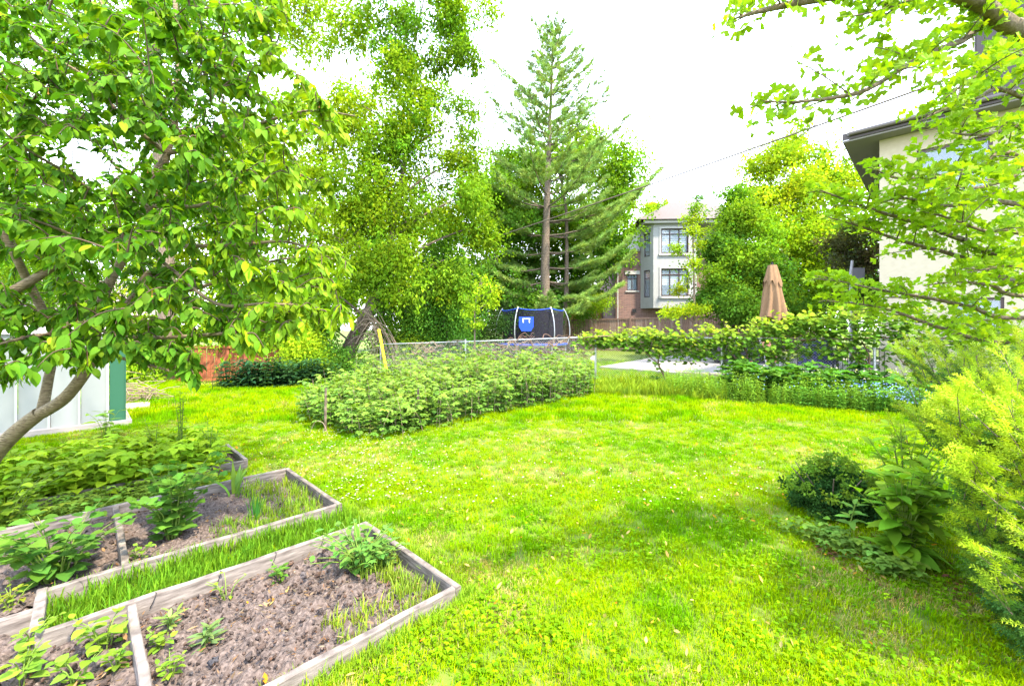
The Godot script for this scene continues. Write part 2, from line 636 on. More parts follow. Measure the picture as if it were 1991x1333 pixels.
# a wall with rectangular openings: returns one mesh; openings are [x0, y0, x1, y1]
func wall_mesh(t: Transform3D, w: float, h0: float, h1: float, thick: float, holes: Array) -> ArrayMesh:
	var b := Builder.new()
	var xs := [0.0, w]
	var ys := [h0, h1]
	for o in holes:
		for k in [0, 2]:
			if not xs.has(o[k]):
				xs.append(o[k])
		for k in [1, 3]:
			if not ys.has(o[k]):
				ys.append(o[k])
	xs.sort()
	ys.sort()
	for i in xs.size() - 1:
		for j in ys.size() - 1:
			var cx: float = (xs[i] + xs[i + 1]) * 0.5
			var cy: float = (ys[j] + ys[j + 1]) * 0.5
			var inside := false
			for o in holes:
				if cx > o[0] and cx < o[2] and cy > o[1] and cy < o[3]:
					inside = true
			if inside:
				continue
			for zz in [0.0, -thick]:
				b.quad_to(t * Vector3(xs[i], ys[j], zz), t * Vector3(xs[i + 1], ys[j], zz), t * Vector3(xs[i + 1], ys[j + 1], zz), t * Vector3(xs[i], ys[j + 1], zz), t.basis * Vector3(0, 0, 1.0 if zz == 0.0 else -1.0))
	var rects := holes.duplicate()
	rects.append([0.0, h0, w, h1])
	for i in rects.size():
		var o: Array = rects[i]
		var s := -1.0 if i == rects.size() - 1 else 1.0
		var c := Vector3((o[0] + o[2]) * 0.5, (o[1] + o[3]) * 0.5, -thick * 0.5)
		var p := [Vector3(o[0], o[1], 0), Vector3(o[2], o[1], 0), Vector3(o[2], o[3], 0), Vector3(o[0], o[3], 0)]
		for k in 4:
			var a: Vector3 = p[k]
			var d: Vector3 = p[(k + 1) % 4]
			var back := Vector3(0, 0, -thick)
			b.quad_to(t * a, t * d, t * (d + back), t * (a + back), t.basis * ((c - (a + d) * 0.5 + back * 0.5) * s))
	return b.mesh()

# a window in an opening: frame, bars, pane, an optional blind and the dark room behind
func window(parent: Node3D, t: Transform3D, r: Array, cols: int, rows: Array, blind: float, trim: Material, trim_w := 0.0, fw := 0.07) -> void:
	var w: float = r[2] - r[0]
	var h: float = r[3] - r[1]
	var at := t * Transform3D(Basis(), Vector3(r[0], r[1], 0))
	var f := Builder.new()
	var member := func(x0: float, y0: float, x1: float, y1: float, z0: float, z1: float, bb: Builder) -> void:
		bb.box(at * Transform3D(Basis(), Vector3((x0 + x1) * 0.5, (y0 + y1) * 0.5, (z0 + z1) * 0.5)), Vector3(x1 - x0, y1 - y0, absf(z1 - z0)))
	member.call(0.002, 0.002, fw, h - 0.002, -0.14, -0.06, f)
	member.call(w - fw, 0.002, w - 0.002, h - 0.002, -0.14, -0.06, f)
	member.call(fw, 0.002, w - fw, fw, -0.14, -0.06, f)
	member.call(fw, h - fw, w - fw, h - 0.002, -0.14, -0.06, f)
	for i in range(1, cols):
		member.call(w * i / cols - fw * 0.4, fw, w * i / cols + fw * 0.4, h - fw, -0.13, -0.07, f)
	for k in rows:
		for i in cols:
			member.call(w * i / cols + (fw if i == 0 else fw * 0.4), h * k - fw * 0.4, w * (i + 1) / cols - (fw if i == cols - 1 else fw * 0.4), h * k + fw * 0.4, -0.13, -0.07, f)
	var win := put("window", f.mesh(), mats.window_frame, parent)
	var ys := [0.0] + rows + [1.0]
	for i in cols:
		for j in ys.size() - 1:
			var g := Builder.new()
			g.quad_to(at * Vector3(w * i / cols + 0.01, h * ys[j] + 0.01, -0.1), at * Vector3(w * (i + 1) / cols - 0.01, h * ys[j] + 0.01, -0.1), at * Vector3(w * (i + 1) / cols - 0.01, h * ys[j + 1] - 0.01, -0.1), at * Vector3(w * i / cols + 0.01, h * ys[j + 1] - 0.01, -0.1), at.basis.z)
			put("pane", g.mesh(), mats.glass, win)
	if blind > 0.0:
		var n := int(h * blind / 0.16)
		for i in n:
			var g := Builder.new()
			var y := h - 0.06 - (i + 0.5) * 0.16
			member.call(0.06, y - 0.065, w - 0.06, y + 0.065, -0.19, -0.18, g)
			put("slat", g.mesh(), mats.blind, win)
	var rm := Builder.new()
	member.call(-0.2, -0.2, w + 0.2, h + 0.2, -0.9, -0.88, rm)
	put("room_shade", rm.mesh(), mats.room, win)
	if trim_w > 0.0:
		var tr := Builder.new()
		member.call(-trim_w, -0.003, -0.002, h + 0.003, 0.002, 0.045, tr)
		member.call(w + 0.002, -0.003, w + trim_w, h + 0.003, 0.002, 0.045, tr)
		member.call(-trim_w, h + 0.004, w + trim_w, h + trim_w, 0.002, 0.05, tr)
		put("window_surround", tr.mesh(), trim, parent)
		var si := Builder.new()
		member.call(-trim_w * 1.4, -0.16, w + trim_w * 1.4, -0.004, 0.002, 0.1, si)
		put("sill", si.mesh(), trim, parent)

func make_cream_house() -> void:
	var corner := Vector3(11.2, 0, -13.0)
	var o := thing("cream_house", "cream stucco house with dark eaves behind the right hand garden fence", "house", corner)
	var al := Vector3(0.7071, 0, 0.7071)
	var t := Transform3D(Basis(al, Vector3.UP, Vector3(-0.7071, 0, 0.7071)), Vector3.ZERO)
	var holes := [[0.82, 5.35, 2.3, 6.95], [3.0, 5.35, 4.6, 6.95], [1.55, 1.3, 2.5, 2.6]]
	put("wall", wall_mesh(t, 9.0, -0.2, 7.5, 0.3, holes), mats.stucco, o)
	var t2 := Transform3D(Basis(Vector3(0.7071, 0, -0.7071), Vector3.UP, Vector3(-0.7071, 0, -0.7071)), Vector3.ZERO)
	t2.origin = t2.basis.x * 0.003
	put("wall", wall_mesh(t2, 10.0, -0.2, 7.5, 0.3, []), mats.stucco, o)
	window(o, t, holes[0], 1, [0.45], 0.0, mats.white_trim, 0.0, 0.08)
	window(o, t, holes[1], 2, [], 0.0, mats.white_trim, 0.0, 0.08)
	window(o, t, holes[2], 1, [0.55], 0.0, mats.white_trim, 0.0, 0.06)
	var b := Builder.new()
	b.box(t * Transform3D(Basis(), Vector3(4.5, 2.78, 0.02)), Vector3(9.0, 0.1, 0.036))
	put("ledge", b.mesh(), mats.stucco, o)
	# eaves: soffit boards, fascia and gutter, then the hipped roof
	var w := 0.55
	b = Builder.new()
	b.box(t * Transform3D(Basis(), Vector3(4.25, 7.53, -4.75)), Vector3(9.6 + w, 0.05, 10.6))
	put("soffit", b.mesh(), mats.soffit, o)
	b = Builder.new()
	b.box(t * Transform3D(Basis(), Vector3(4.25, 7.66, w + 0.022)), Vector3(9.6 + w, 0.2, 0.04))
	b.box(t * Transform3D(Basis(), Vector3(-w - 0.022, 7.66, -4.75)), Vector3(0.04, 0.2, 10.6))
	put("fascia", b.mesh(), mats.dark_trim, o)
	b = Builder.new()
	b.tube([t * Vector3(-w - 0.1, 7.7, w + 0.1), t * Vector3(9.0, 7.7, w + 0.1)], [0.065, 0.065], 8)
	put("gutter", b.mesh(), plain(Color(0.1, 0.085, 0.08), 0.5), o)
	b = Builder.new()
	b.tube([t * Vector3(-w - 0.1, 7.7, w + 0.1), t * Vector3(-w - 0.1, 7.7, -9.8)], [0.064, 0.064], 8)
	put("gutter", b.mesh(), plain(Color(0.1, 0.085, 0.08), 0.5), o)
	b = Builder.new()
	var c := [Vector3(-w - 0.06, 7.78, w + 0.06), Vector3(9.6, 7.78, w + 0.06), Vector3(9.6, 7.78, -10.2), Vector3(-w - 0.06, 7.78, -10.2)]
	var r := [Vector3(3.9, 9.6, -4.2), Vector3(5.2, 9.6, -4.2), Vector3(5.2, 9.6, -5.6), Vector3(3.9, 9.6, -5.6)]
	for i in 4:
		var k := (i + 1) % 4
		b.quad_to(t * (c[i] as Vector3), t * (c[k] as Vector3), t * (r[k] as Vector3), t * (r[i] as Vector3), Vector3.UP)
	b.quad_to(t * (r[0] as Vector3), t * (r[1] as Vector3), t * (r[2] as Vector3), t * (r[3] as Vector3), Vector3.UP)
	put("roof", b.mesh(), mats.shingle, o)
	# the tall dark clad bay that breaks through the eaves
	b = Builder.new()
	b.box(t * Transform3D(Basis(), Vector3(3.2, 9.35, 0.1)), Vector3(2.5, 3.3, 1.0))
	var bay := put("dormer", b.mesh(), mats.dark_trim, o)
	for i in 6:
		b = Builder.new()
		b.box(t * Transform3D(Basis(), Vector3(2.17 + i * 0.412, 9.35, 0.615)), Vector3(0.39, 3.2, 0.025))
		put("panel", b.mesh(), mats.dark_trim, bay)
	b = Builder.new()
	b.box(t * Transform3D(Basis(), Vector3(1.91, 9.35, 0.56)), Vector3(0.06, 3.3, 0.12))
	put("corner_trim", b.mesh(), plain(Color(0.4, 0.3, 0.28), 0.6), bay)
	b = Builder.new()
	b.box(t * Transform3D(Basis(), Vector3(3.2, 11.06, 0.2)), Vector3(3.1, 0.12, 1.6))
	put("dormer_roof", b.mesh(), mats.soffit, bay)

func make_brick_house() -> void:
	var o := thing("brick_house", "two storey red brick house with a pale rendered bay and brown windows", "house", Vector3(8.0, 0.3, -32.0))
	# x measured to the right from the left brick corner, z out of the wall
	var t := Transform3D(Basis(Vector3.UP, -0.05), Vector3.ZERO)
	var holes := [[0.62, 4.35, 1.4, 5.55], [2.9, 1.9, 3.6, 2.5], [3.95, 1.9, 5.0, 2.5]]
	put("wall", wall_mesh(t, 13.0, -0.5, 7.3, 0.3, holes), mats.brick, o)
	window(o, t, holes[0], 2, [0.75], 0.0, mats.white_trim, 0.0, 0.06)
	window(o, t, holes[1], 1, [], 0.0, mats.white_trim, 0.0, 0.05)
	window(o, t, holes[2], 2, [], 0.0, mats.white_trim, 0.0, 0.05)
	for r in [holes[0]]:
		var l := Builder.new()
		l.box(t * Transform3D(Basis(), Vector3((r[0] + r[2]) * 0.5, r[3] + 0.14, 0.02)), Vector3(1.1, 0.26, 0.08))
		put("lintel", l.mesh(), mats.white_trim, o)
		l = Builder.new()
		l.box(t * Transform3D(Basis(), Vector3((r[0] + r[2]) * 0.5, r[1] - 0.06, 0.02)), Vector3(1.0, 0.1, 0.1))
		put("sill", l.mesh(), mats.white_trim, o)
	var b := Builder.new()
	b.box(t * Transform3D(Basis(), Vector3(1.15, 2.85, 0.05)), Vector3(0.26, 0.26, 0.1))
	put("vent", b.mesh(), mats.black_iron, o)
	b = Builder.new()
	b.tube([t * Vector3(-0.1, -0.3, 0.12), t * Vector3(-0.1, 7.2, 0.12)], [0.05, 0.05], 6)
	put("downpipe", b.mesh(), mats.white_trim, o)
	var side := Transform3D(Basis(Vector3.UP, PI * 0.5 - 0.05), t * Vector3(0.0, 0, -0.004))
	put("wall", wall_mesh(side, 9.0, -0.5, 7.3, 0.3, []), mats.brick, o)
	# the bay: a slanted cheek and a front, over two storeys
	var cheek := Transform3D(Basis(Vector3.UP, -0.98), t * Vector3(1.62, 0, 0.006))
	var ch := [[0.3, 3.8, 0.85, 5.8], [0.3, 6.8, 0.85, 8.5]]
	put("bay_cheek", wall_mesh(cheek, 1.15, 3.0, 9.1, 0.2, ch), mats.render_grey, o)
	for r in ch:
		window(o, cheek, r, 1, [0.7], 0.0, mats.white_trim, 0.0, 0.06)
	var front := Transform3D(t.basis, cheek * Vector3(1.15, 0, 0))
	var fh := [[0.55, 3.85, 2.5, 5.85], [0.55, 6.95, 2.5, 8.75]]
	put("bay_front", wall_mesh(front, 3.1, 3.0, 9.1, 0.2, fh), mats.render_grey, o)
	window(o, front, fh[0], 3, [0.78], 0.62, mats.white_trim, 0.12, 0.09)
	window(o, front, fh[1], 3, [0.78], 0.7, mats.white_trim, 0.12, 0.09)
	b = Builder.new()
	var fl := [t * Vector3(1.62, 3.0, 0.0), front * Vector3(0, 3.0, 0), front * Vector3(3.1, 3.0, 0), t * Vector3(5.6, 3.0, 0.0)]
	b.quad_to(fl[0], fl[1], fl[2], fl[3], Vector3.DOWN)
	put("bay_floor", b.mesh(), mats.render_grey, o)
	# eaves band and hipped roof over the upper storey
	b = Builder.new()
	b.box(Transform3D(t.basis, front * Vector3(3.4, 9.2, -2.9)), Vector3(8.2, 0.2, 6.4))
	put("eaves", b.mesh(), mats.white_trim, o)
	b = Builder.new()
	b.box(t * Transform3D(Basis(), Vector3(5.5, 7.9, -3.8)), Vector3(7.6, 2.4, 6.6))
	put("upper_wall", b.mesh(), mats.render_grey, o)
	b = Builder.new()
	var q := func(x: float, y: float, z: float) -> Vector3: return front * Vector3(x, y, z)
	var c := [q.call(-1.2, 9.32, 0.5), q.call(8.0, 9.32, 0.5), q.call(8.0, 9.32, -6.6), q.call(-1.2, 9.32, -6.6)]
	var r := [q.call(2.1, 11.4, -2.6), q.call(4.6, 11.4, -2.6), q.call(4.6, 11.4, -3.4), q.call(2.1, 11.4, -3.4)]
	for i in 4:
		var k := (i + 1) % 4
		b.quad_to(c[i], c[k], r[k], r[i], Vector3.UP)
	b.quad_to(r[0], r[1], r[2], r[3], Vector3.UP)
	put("roof", b.mesh(), mats.shingle, o)
	b = Builder.new()
	var c2 := [t * Vector3(-0.5, 7.36, 0.3), t * Vector3(1.62, 7.36, 0.3), t * Vector3(1.62, 7.36, -8.0), t * Vector3(-0.5, 7.36, -8.0)]
	b.quad_to(c2[0], c2[1], c2[2] + Vector3(0, 1.4, 0), c2[3] + Vector3(0, 1.4, 0), Vector3.UP)
	put("lower_roof", b.mesh(), mats.shingle, o)

func simple_house(called: String, label: String, at: Vector3, yaw: float, w: float, h: float, wall: Material, roof: Material, win: Array) -> void:
	var o := thing(called, label, "house", at)
	var t := Transform3D(Basis(Vector3.UP, yaw), Vector3.ZERO)
	put("wall", wall_mesh(t, w, -0.6, h, 0.25, win), wall, o)
	for r in win:
		window(o, t, r, 2, [], 0.0, mats.white_trim, 0.1, 0.07)
	var s := Transform3D(Basis(Vector3.UP, yaw + PI * 0.5), t * Vector3(0, 0, -0.004))
	put("wall", wall_mesh(s, 7.0, -0.6, h, 0.25, []), wall, o)
	var b := Builder.new()
	for k in 2:
		var y0 := Vector3(-0.5, h - 0.1, 0.5) if k == 0 else Vector3(-0.5, h - 0.1, -7.5)
		b.quad_to(t * y0, t * (y0 + Vector3(w + 1.0, 0, 0)), t * Vector3(w + 0.5, h + 2.2, -3.5), t * Vector3(-0.5, h + 2.2, -3.5), Vector3.UP)
	put("roof", b.mesh(), roof, o)
	b = Builder.new()
	b.tri(t * Vector3(0.02, h, -0.05), t * Vector3(0.02, h + 2.0, -3.5), t * Vector3(0.02, h, -7.0))
	put("gable", b.mesh(), wall, o)

func make_back_houses() -> void:
	var tan_wall := rough_mat([[0.0, Color(0.5, 0.27, 0.11)], [1.0, Color(0.62, 0.38, 0.17)]], 0.03, Vector3(0.6, 6, 0.6), 0.2, 0.9, 21)
	simple_house("tan_house", "low tan and orange house showing between the pine trunks", Vector3(-0.6, 0.3, -38.0), 0.0, 9.4, 3.6, tan_wall, mats.shingle, [[3.0, 1.2, 4.3, 2.4], [6.6, 1.0, 7.6, 2.4]])
	var b := Builder.new()
	var grey := rough_mat([[0.0, Color(0.1, 0.1, 0.13)], [1.0, Color(0.17, 0.17, 0.2)]], 0.03, Vector3(0.5, 5, 0.5), 0.2, 0.9, 22)
	simple_house("grey_house", "dark blue grey house glimpsed through the shrubs left of the sapling", Vector3(-8.6, 0.0, -34.0), 0.1, 6.0, 3.2, grey, mats.shingle, [[1.2, 1.0, 2.2, 2.3], [3.6, 1.0, 4.8, 2.3]])
	var pink := rough_mat([[0.0, Color(0.38, 0.25, 0.21)], [1.0, Color(0.5, 0.36, 0.31)]], 0.03, Vector3(0.5, 4, 0.5), 0.2, 0.9, 23)
	simple_house("pink_house", "pinkish brick house hidden behind the cherry and the metal shed", Vector3(-28.0, -0.3, -22.0), 0.7, 7.0, 3.0, pink, plain(Color(0.4, 0.3, 0.28), 0.9), [[2.0, 0.9, 3.4, 2.2]])

# ---------------------------------------------------------------- fences
func wood_fence(called: String, label: String, a: Vector3, b: Vector3, h: float, every: float, plank_w: float, materials: Array, cap := true) -> void:
	var o := thing(called, label, "fence", a)
	var run := b - a
	var flat := Vector3(run.x, 0, run.z)
	var n := int(flat.length() / plank_w)
	var al := flat.normalized()
	var face := al.cross(Vector3.UP)
	if face.z < 0.0:
		face = -face
	var bs := Basis(al, Vector3.UP, face)
	var variants := []
	for k in 4:
		var m := Builder.new()
		m.box(Transform3D(Basis(), Vector3(0, h * 0.5 - 0.05, 0)), Vector3(plank_w - 0.012 - 0.003 * k, h - 0.02 * k, 0.02))
		variants.append(m.mesh())
	for i in n:
		var p := run * ((i + 0.5) / n)
		var q := put("plank", variants[rng.randi() % 4], materials[rng.randi() % materials.size()], o)
		q.transform = Transform3D(bs * Basis(Vector3(0, 0, 1), rf(-0.006, 0.006)), p + face * rf(-0.004, 0.004))
	var posts := int(flat.length() / every) + 1
	var pm := Builder.new()
	pm.box(Transform3D(Basis(), Vector3(0, h * 0.5, 0)), Vector3(0.1, h + 0.22, 0.1))
	var post := pm.mesh()
	for i in posts:
		var q := put("post", post, materials[0], o)
		q.transform = Transform3D(bs, run * (float(i) / (posts - 1)) + face * 0.068)
	if cap:
		for y in [h - 0.04, 0.35]:
			var rm := Builder.new()
			rm.bar(Vector3(0, y, 0) + face * 0.03, run + Vector3(0, y, 0) + face * 0.03, 0.03, 0.09)
			put("rail", rm.mesh(), materials[0], o)

func make_wood_fences() -> void:
	wood_fence("brown_fence", "weathered brown plank fence in front of the brick house", Vector3(2.9, 0.3, -30.0), Vector3(17.4, 0.55, -23.5), 2.1, 2.4, 0.14, [mats.fence_brown, mats.fence_pale, mats.fence_brown])
	wood_fence("red_fence", "orange red stained plank fence behind the dark leafy bushes", Vector3(-12.6, -0.45, -15.6), Vector3(-7.3, -0.5, -16.4), 1.6, 2.0, 0.13, [mats.fence_red])

func make_shed() -> void:
	var at := Vector3(-7.14, 0, -7.85)
	var o := thing("garden_shed", "white ribbed metal garden shed with green corner behind the cherry trunk", "shed", at)
	var al := Vector3(-0.7071, 0, 0.7071)
	var t := Transform3D(Basis(al, Vector3.UP, al.cross(Vector3.UP)), Vector3.ZERO)   # z out of the long wall
	if t.basis.z.z < 0.0:
		t.basis.z = -t.basis.z
	var h := 1.58
	for i in 8:
		var b := Builder.new()
		b.box(t * Transform3D(Basis(), Vector3(0.2 + 0.36 * i + 0.18, h * 0.5, 0)), Vector3(0.352, h, 0.03))
		var pn := put("panel", b.mesh(), mats.shed_white, o)
		b = Builder.new()
		b.box(t * Transform3D(Basis(), Vector3(0.2 + 0.36 * i + 0.02, h * 0.5, 0.026)), Vector3(0.032, h - 0.02, 0.03))
		put("rib", b.mesh(), mats.rib_white, pn)
	var b := Builder.new()
	b.box(t * Transform3D(Basis(), Vector3(0.1, h * 0.5, 0.012)), Vector3(0.19, h + 0.02, 0.03))
	b.box(t * Transform3D(Basis(), Vector3(-0.012, h * 0.5, -0.09)), Vector3(0.03, h + 0.02, 0.19))
	put("corner_trim", b.mesh(), mats.shed_green, o)
	for i in 5:
		b = Builder.new()
		b.box(t * Transform3D(Basis(), Vector3(0.003, h * 0.5, -0.2 - 0.36 * i - 0.18)), Vector3(0.03, h, 0.352))
		put("panel", b.mesh(), mats.shed_white, o)
	b = Builder.new()
	b.box(t * Transform3D(Basis(), Vector3(1.5, h + 0.05, 0.03)), Vector3(3.3, 0.09, 0.06))
	put("eaves_trim", b.mesh(), mats.shed_white, o)
	b = Builder.new()
	var g := [Vector3(-0.1, h + 0.09, 0.1), Vector3(3.2, h + 0.09, 0.1), Vector3(3.2, h + 0.24, -1.0), Vector3(-0.1, h + 0.24, -1.0), Vector3(-0.1, h + 0.09, -2.1), Vector3(3.2, h + 0.09, -2.1)]
	b.quad_to(t * (g[0] as Vector3), t * (g[1] as Vector3), t * (g[2] as Vector3), t * (g[3] as Vector3), Vector3.UP)
	b.quad_to(t * (g[3] as Vector3), t * (g[2] as Vector3), t * (g[5] as Vector3), t * (g[4] as Vector3), Vector3.UP)
	put("roof", b.mesh(), plain(Color(0.3, 0.27, 0.26), 0.6), o)
	b = Builder.new()
	b.box(t * Transform3D(Basis(), Vector3(1.6, 0.04, -1.0)), Vector3(3.4, 0.1, 2.3))
	put("base_slab", b.mesh(), mats.patio, o)

const FENCE := [Vector3(-5.3, -0.35, -17.2), Vector3(-1.7, -0.2, -15.6), Vector3(2.74, 0.0, -14.0), Vector3(6.1, 0.0, -12.4), Vector3(9.35, 0.0, -11.0), Vector3(11.6, 0.0, -10.0)]
func make_chain_fence() -> void:
	var o := thing("chain_link_fence", "galvanised chain link fence with tubular posts across the back of the lawn", "fence")
	for i in FENCE.size():
		var f: Vector3 = FENCE[i]
		var b := Builder.new()
		b.tube([f, f + Vector3(0, 1.56, 0), f + Vector3(0, 1.6, 0)], [0.034, 0.034, 0.012], 10)
		put("post", b.mesh(), mats.steel, o)
		if i == 0:
			continue
		var e: Vector3 = FENCE[i - 1]
		b = Builder.new()
		b.tube([e + Vector3(0, 1.5, 0), f + Vector3(0, 1.5, 0)], [0.022, 0.022], 8)
		put("top_rail", b.mesh(), mats.steel, o)
		b = Builder.new()
		var l := e.distance_to(f)
		var n := int(l / 0.075)
		var hh := 1.42
		for k in range(-int(hh / 0.075), n):
			for s in 2:
				var x0 := maxf(k * 0.075, 0.0)
				var x1 := minf(k * 0.075 + hh, l)
				var y0 := x0 - k * 0.075
				var y1 := x1 - k * 0.075
				if s:
					y0 = hh - y0
					y1 = hh - y1
				b.tube([e.lerp(f, x0 / l) + Vector3(0, 0.06 + y0, 0), e.lerp(f, x1 / l) + Vector3(0, 0.06 + y1, 0.004)], [0.0022, 0.0022], 3)
		put("wire_mesh", b.mesh(), mats.steel, o)
	var s := thing("yellow_guard_pole", "bright yellow guard pole leaning at the left end of the wire fence", "pole", Vector3(-4.3, -0.3, -15.0))
	var b2 := Builder.new()
	b2.tube([Vector3(0, 0, 0), Vector3(-0.42, 2.05, -0.1)], [0.05, 0.05], 8)
	put("guard", b2.mesh(), plain(Color(0.75, 0.55, 0.02), 0.5), s)
	# a tangle of dead vines arching off the leaning trunk
	var dv := thing("dead_vine_tangle", "arching tangle of bare brown vines beside the leaning trunk", "vines", Vector3(-6.1, -0.35, -17.3))
	var tb := Builder.new()
	for i in 26:
		var s0 := Vector3(rf(-0.5, 0.2), rf(1.2, 2.6), rf(-0.3, 0.3))
		var e0 := Vector3(rf(0.5, 1.9), rf(0.0, 0.8), rf(-0.3, 0.4))
		tb.tube(smooth([s0, s0 + Vector3(0.4, rf(0.2, 0.6), 0), s0.lerp(e0, 0.6) + Vector3(0.2, rf(0.4, 1.0), 0), e0], 5), taper(rf(0.012, 0.026), 0.006, 15), 5)
	put("stems", tb.mesh(), mats.dead_stem, dv).set_meta("kind", "stuff")
	# bare creeper canes woven along the rail
	var v := thing("dead_creeper", "bare brown creeper stems woven along the top of the wire fence", "creeper")
	for k in 3:
		b2 = Builder.new()
		for i in 34:
			var u := rf(0.05, 0.9) if k else rf(0.3, 0.95)
			var a := FENCE[0].lerp(FENCE[1], u) if k == 0 else FENCE[1].lerp(FENCE[2], u)
			var p := []
			var q := a + Vector3(0, rf(0.8, 1.55), rf(0.1, 0.3))
			for j in 7:
				p.append(q)
				q += Vector3(rf(0.03, 0.2), rf(-0.19, 0.17), rf(-0.05, 0.07) - 0.05)
				q.y = clampf(q.y, 0.15, 1.62 if k else 1.35)
			b2.tube(smooth(p, 3), taper(rf(0.009, 0.016), 0.005, (p.size() - 1) * 3), 4)
		put("stems", b2.mesh(), mats.dead_stem if k < 2 else mats.vine_wood, v).set_meta("kind", "stuff")

# ---------------------------------------------------------------- trampoline
func make_trampoline() -> void:
	var o := thing("trampoline", "round trampoline with blue pad and dark safety net behind the wire fence", "trampoline", Vector3(1.15, 0.12, -23.5))
	var r := 1.75
	var blue := plain(Color(0.008, 0.05, 0.42), 0.5)
	var pole := plain(Color(0.4, 0.42, 0.45), 0.35, 0.7)
	var b := Builder.new()
	b.surf(func(u, w): return Vector3(cos(-u * TAU) * r * w, 0.8, sin(-u * TAU) * r * w), 40, 2)
	put("mat", b.mesh(), plain(Color(0.015, 0.015, 0.018), 0.8), o)
	b = Builder.new()
	b.surf(func(u, w): return Vector3(cos(-u * TAU) * (r + 0.16 * sin(w * TAU) ), 0.83 + 0.05 * cos(w * TAU), sin(-u * TAU) * (r + 0.16 * sin(w * TAU))), 48, 8)
	put("pad", b.mesh(), blue, o)
	var net := StandardMaterial3D.new()
	net.albedo_color = Color(0.05, 0.05, 0.12, 0.72)
	net.transparency = BaseMaterial3D.TRANSPARENCY_ALPHA
	net.roughness = 0.9
	net.cull_mode = BaseMaterial3D.CULL_DISABLED
	b = Builder.new()
	b.surf(func(u, w): return Vector3(cos(-u * TAU) * (r - 0.12 + 0.05 * w), 0.86 + w * (1.85 - 0.09 * absf(sin(u * TAU * 3.0))), sin(-u * TAU) * (r - 0.12 + 0.05 * w)), 72, 4)
	put("safety_net", b.mesh(), net, o)
	var ring := []
	for i in 73:
		var u := i / 72.0
		ring.append(Vector3(cos(-u * TAU) * (r - 0.07), 2.71 - 0.09 * absf(sin(u * TAU * 3.0)), sin(-u * TAU) * (r - 0.07)))
	b = Builder.new()
	b.tube(ring, taper(0.025, 0.025, 72), 5)
	put("net_hem", b.mesh(), blue, o)
	for i in 6:
		var a := TAU * (i + 0.0) / 6.0
		var d := Vector3(cos(a), 0, sin(a))
		b = Builder.new()
		b.tube(smooth([d * (r + 0.14) + Vector3(0, 0.85, 0), d * (r + 0.28) + Vector3(0, 1.35, 0), d * (r + 0.24) + Vector3(0, 2.0, 0), d * (r + 0.08) + Vector3(0, 2.5, 0), d * (r - 0.08) + Vector3(0, 2.78, 0)]), taper(0.03, 0.03, 16), 7)
		put("pole", b.mesh(), pole, o)
		b = Builder.new()
		b.tube([d * (r + 0.05) + Vector3(0, 0.8, 0), d * (r + 0.05) + Vector3(0, -0.1, 0)], [0.03, 0.03], 7)
		put("leg", b.mesh(), pole, o)
	b = Builder.new()
	b.tube(ring.map(func(p): return Vector3(p.x * 1.06, 0.76, p.z * 1.06)), taper(0.03, 0.03, 72), 6)
	put("frame", b.mesh(), pole, o)
	# the small basketball board hung inside the net
	b = Builder.new()
	var tt := Transform3D(Basis(Vector3.UP, 0.1), Vector3(-0.42, 1.95, 1.72))
	b.quad(tt * Vector3(-0.38, -0.18, 0), tt * Vector3(-0.38, 0.32, 0), tt * Vector3(0.38, 0.32, 0), tt * Vector3(0.38, -0.18, 0))
	b.quad(tt * Vector3(-0.38, -0.18, 0), tt * Vector3(0.38, -0.18, 0), tt * Vector3(0.24, -0.42, 0), tt * Vector3(-0.24, -0.42, 0))
	var bd := put("hoop_board", b.mesh(), plain(Color(0.004, 0.045, 0.42), 0.5), o)
	b = Builder.new()
	for q in [[-0.18, 0.02, -0.14, 0.2], [0.14, 0.02, 0.18, 0.2], [-0.2, 0.2, 0.2, 0.24]]:
		b.box(tt * Transform3D(Basis(), Vector3((q[0] + q[2]) * 0.5, (q[1] + q[3]) * 0.5, 0.008)), Vector3(q[2] - q[0], q[3] - q[1], 0.006))
	put("board_outline", b.mesh(), plain(Color(0.8, 0.8, 0.82), 0.5), bd)
	var ball := Builder.new()
	ball.surf(func(u, w): return Vector3(cos(-u * TAU) * sin(w * PI), cos(w * PI), sin(-u * TAU) * sin(w * PI)) * 0.16, 16, 10)
	var bo := put("ball", ball.mesh(), plain(Color(0.7, 0.7, 0.68), 0.5))
	bo.position = Vector3(4.15, 0.22, -21.8)
	tag(bo, "small white ball lying on the grass beyond the wire fence", "ball")

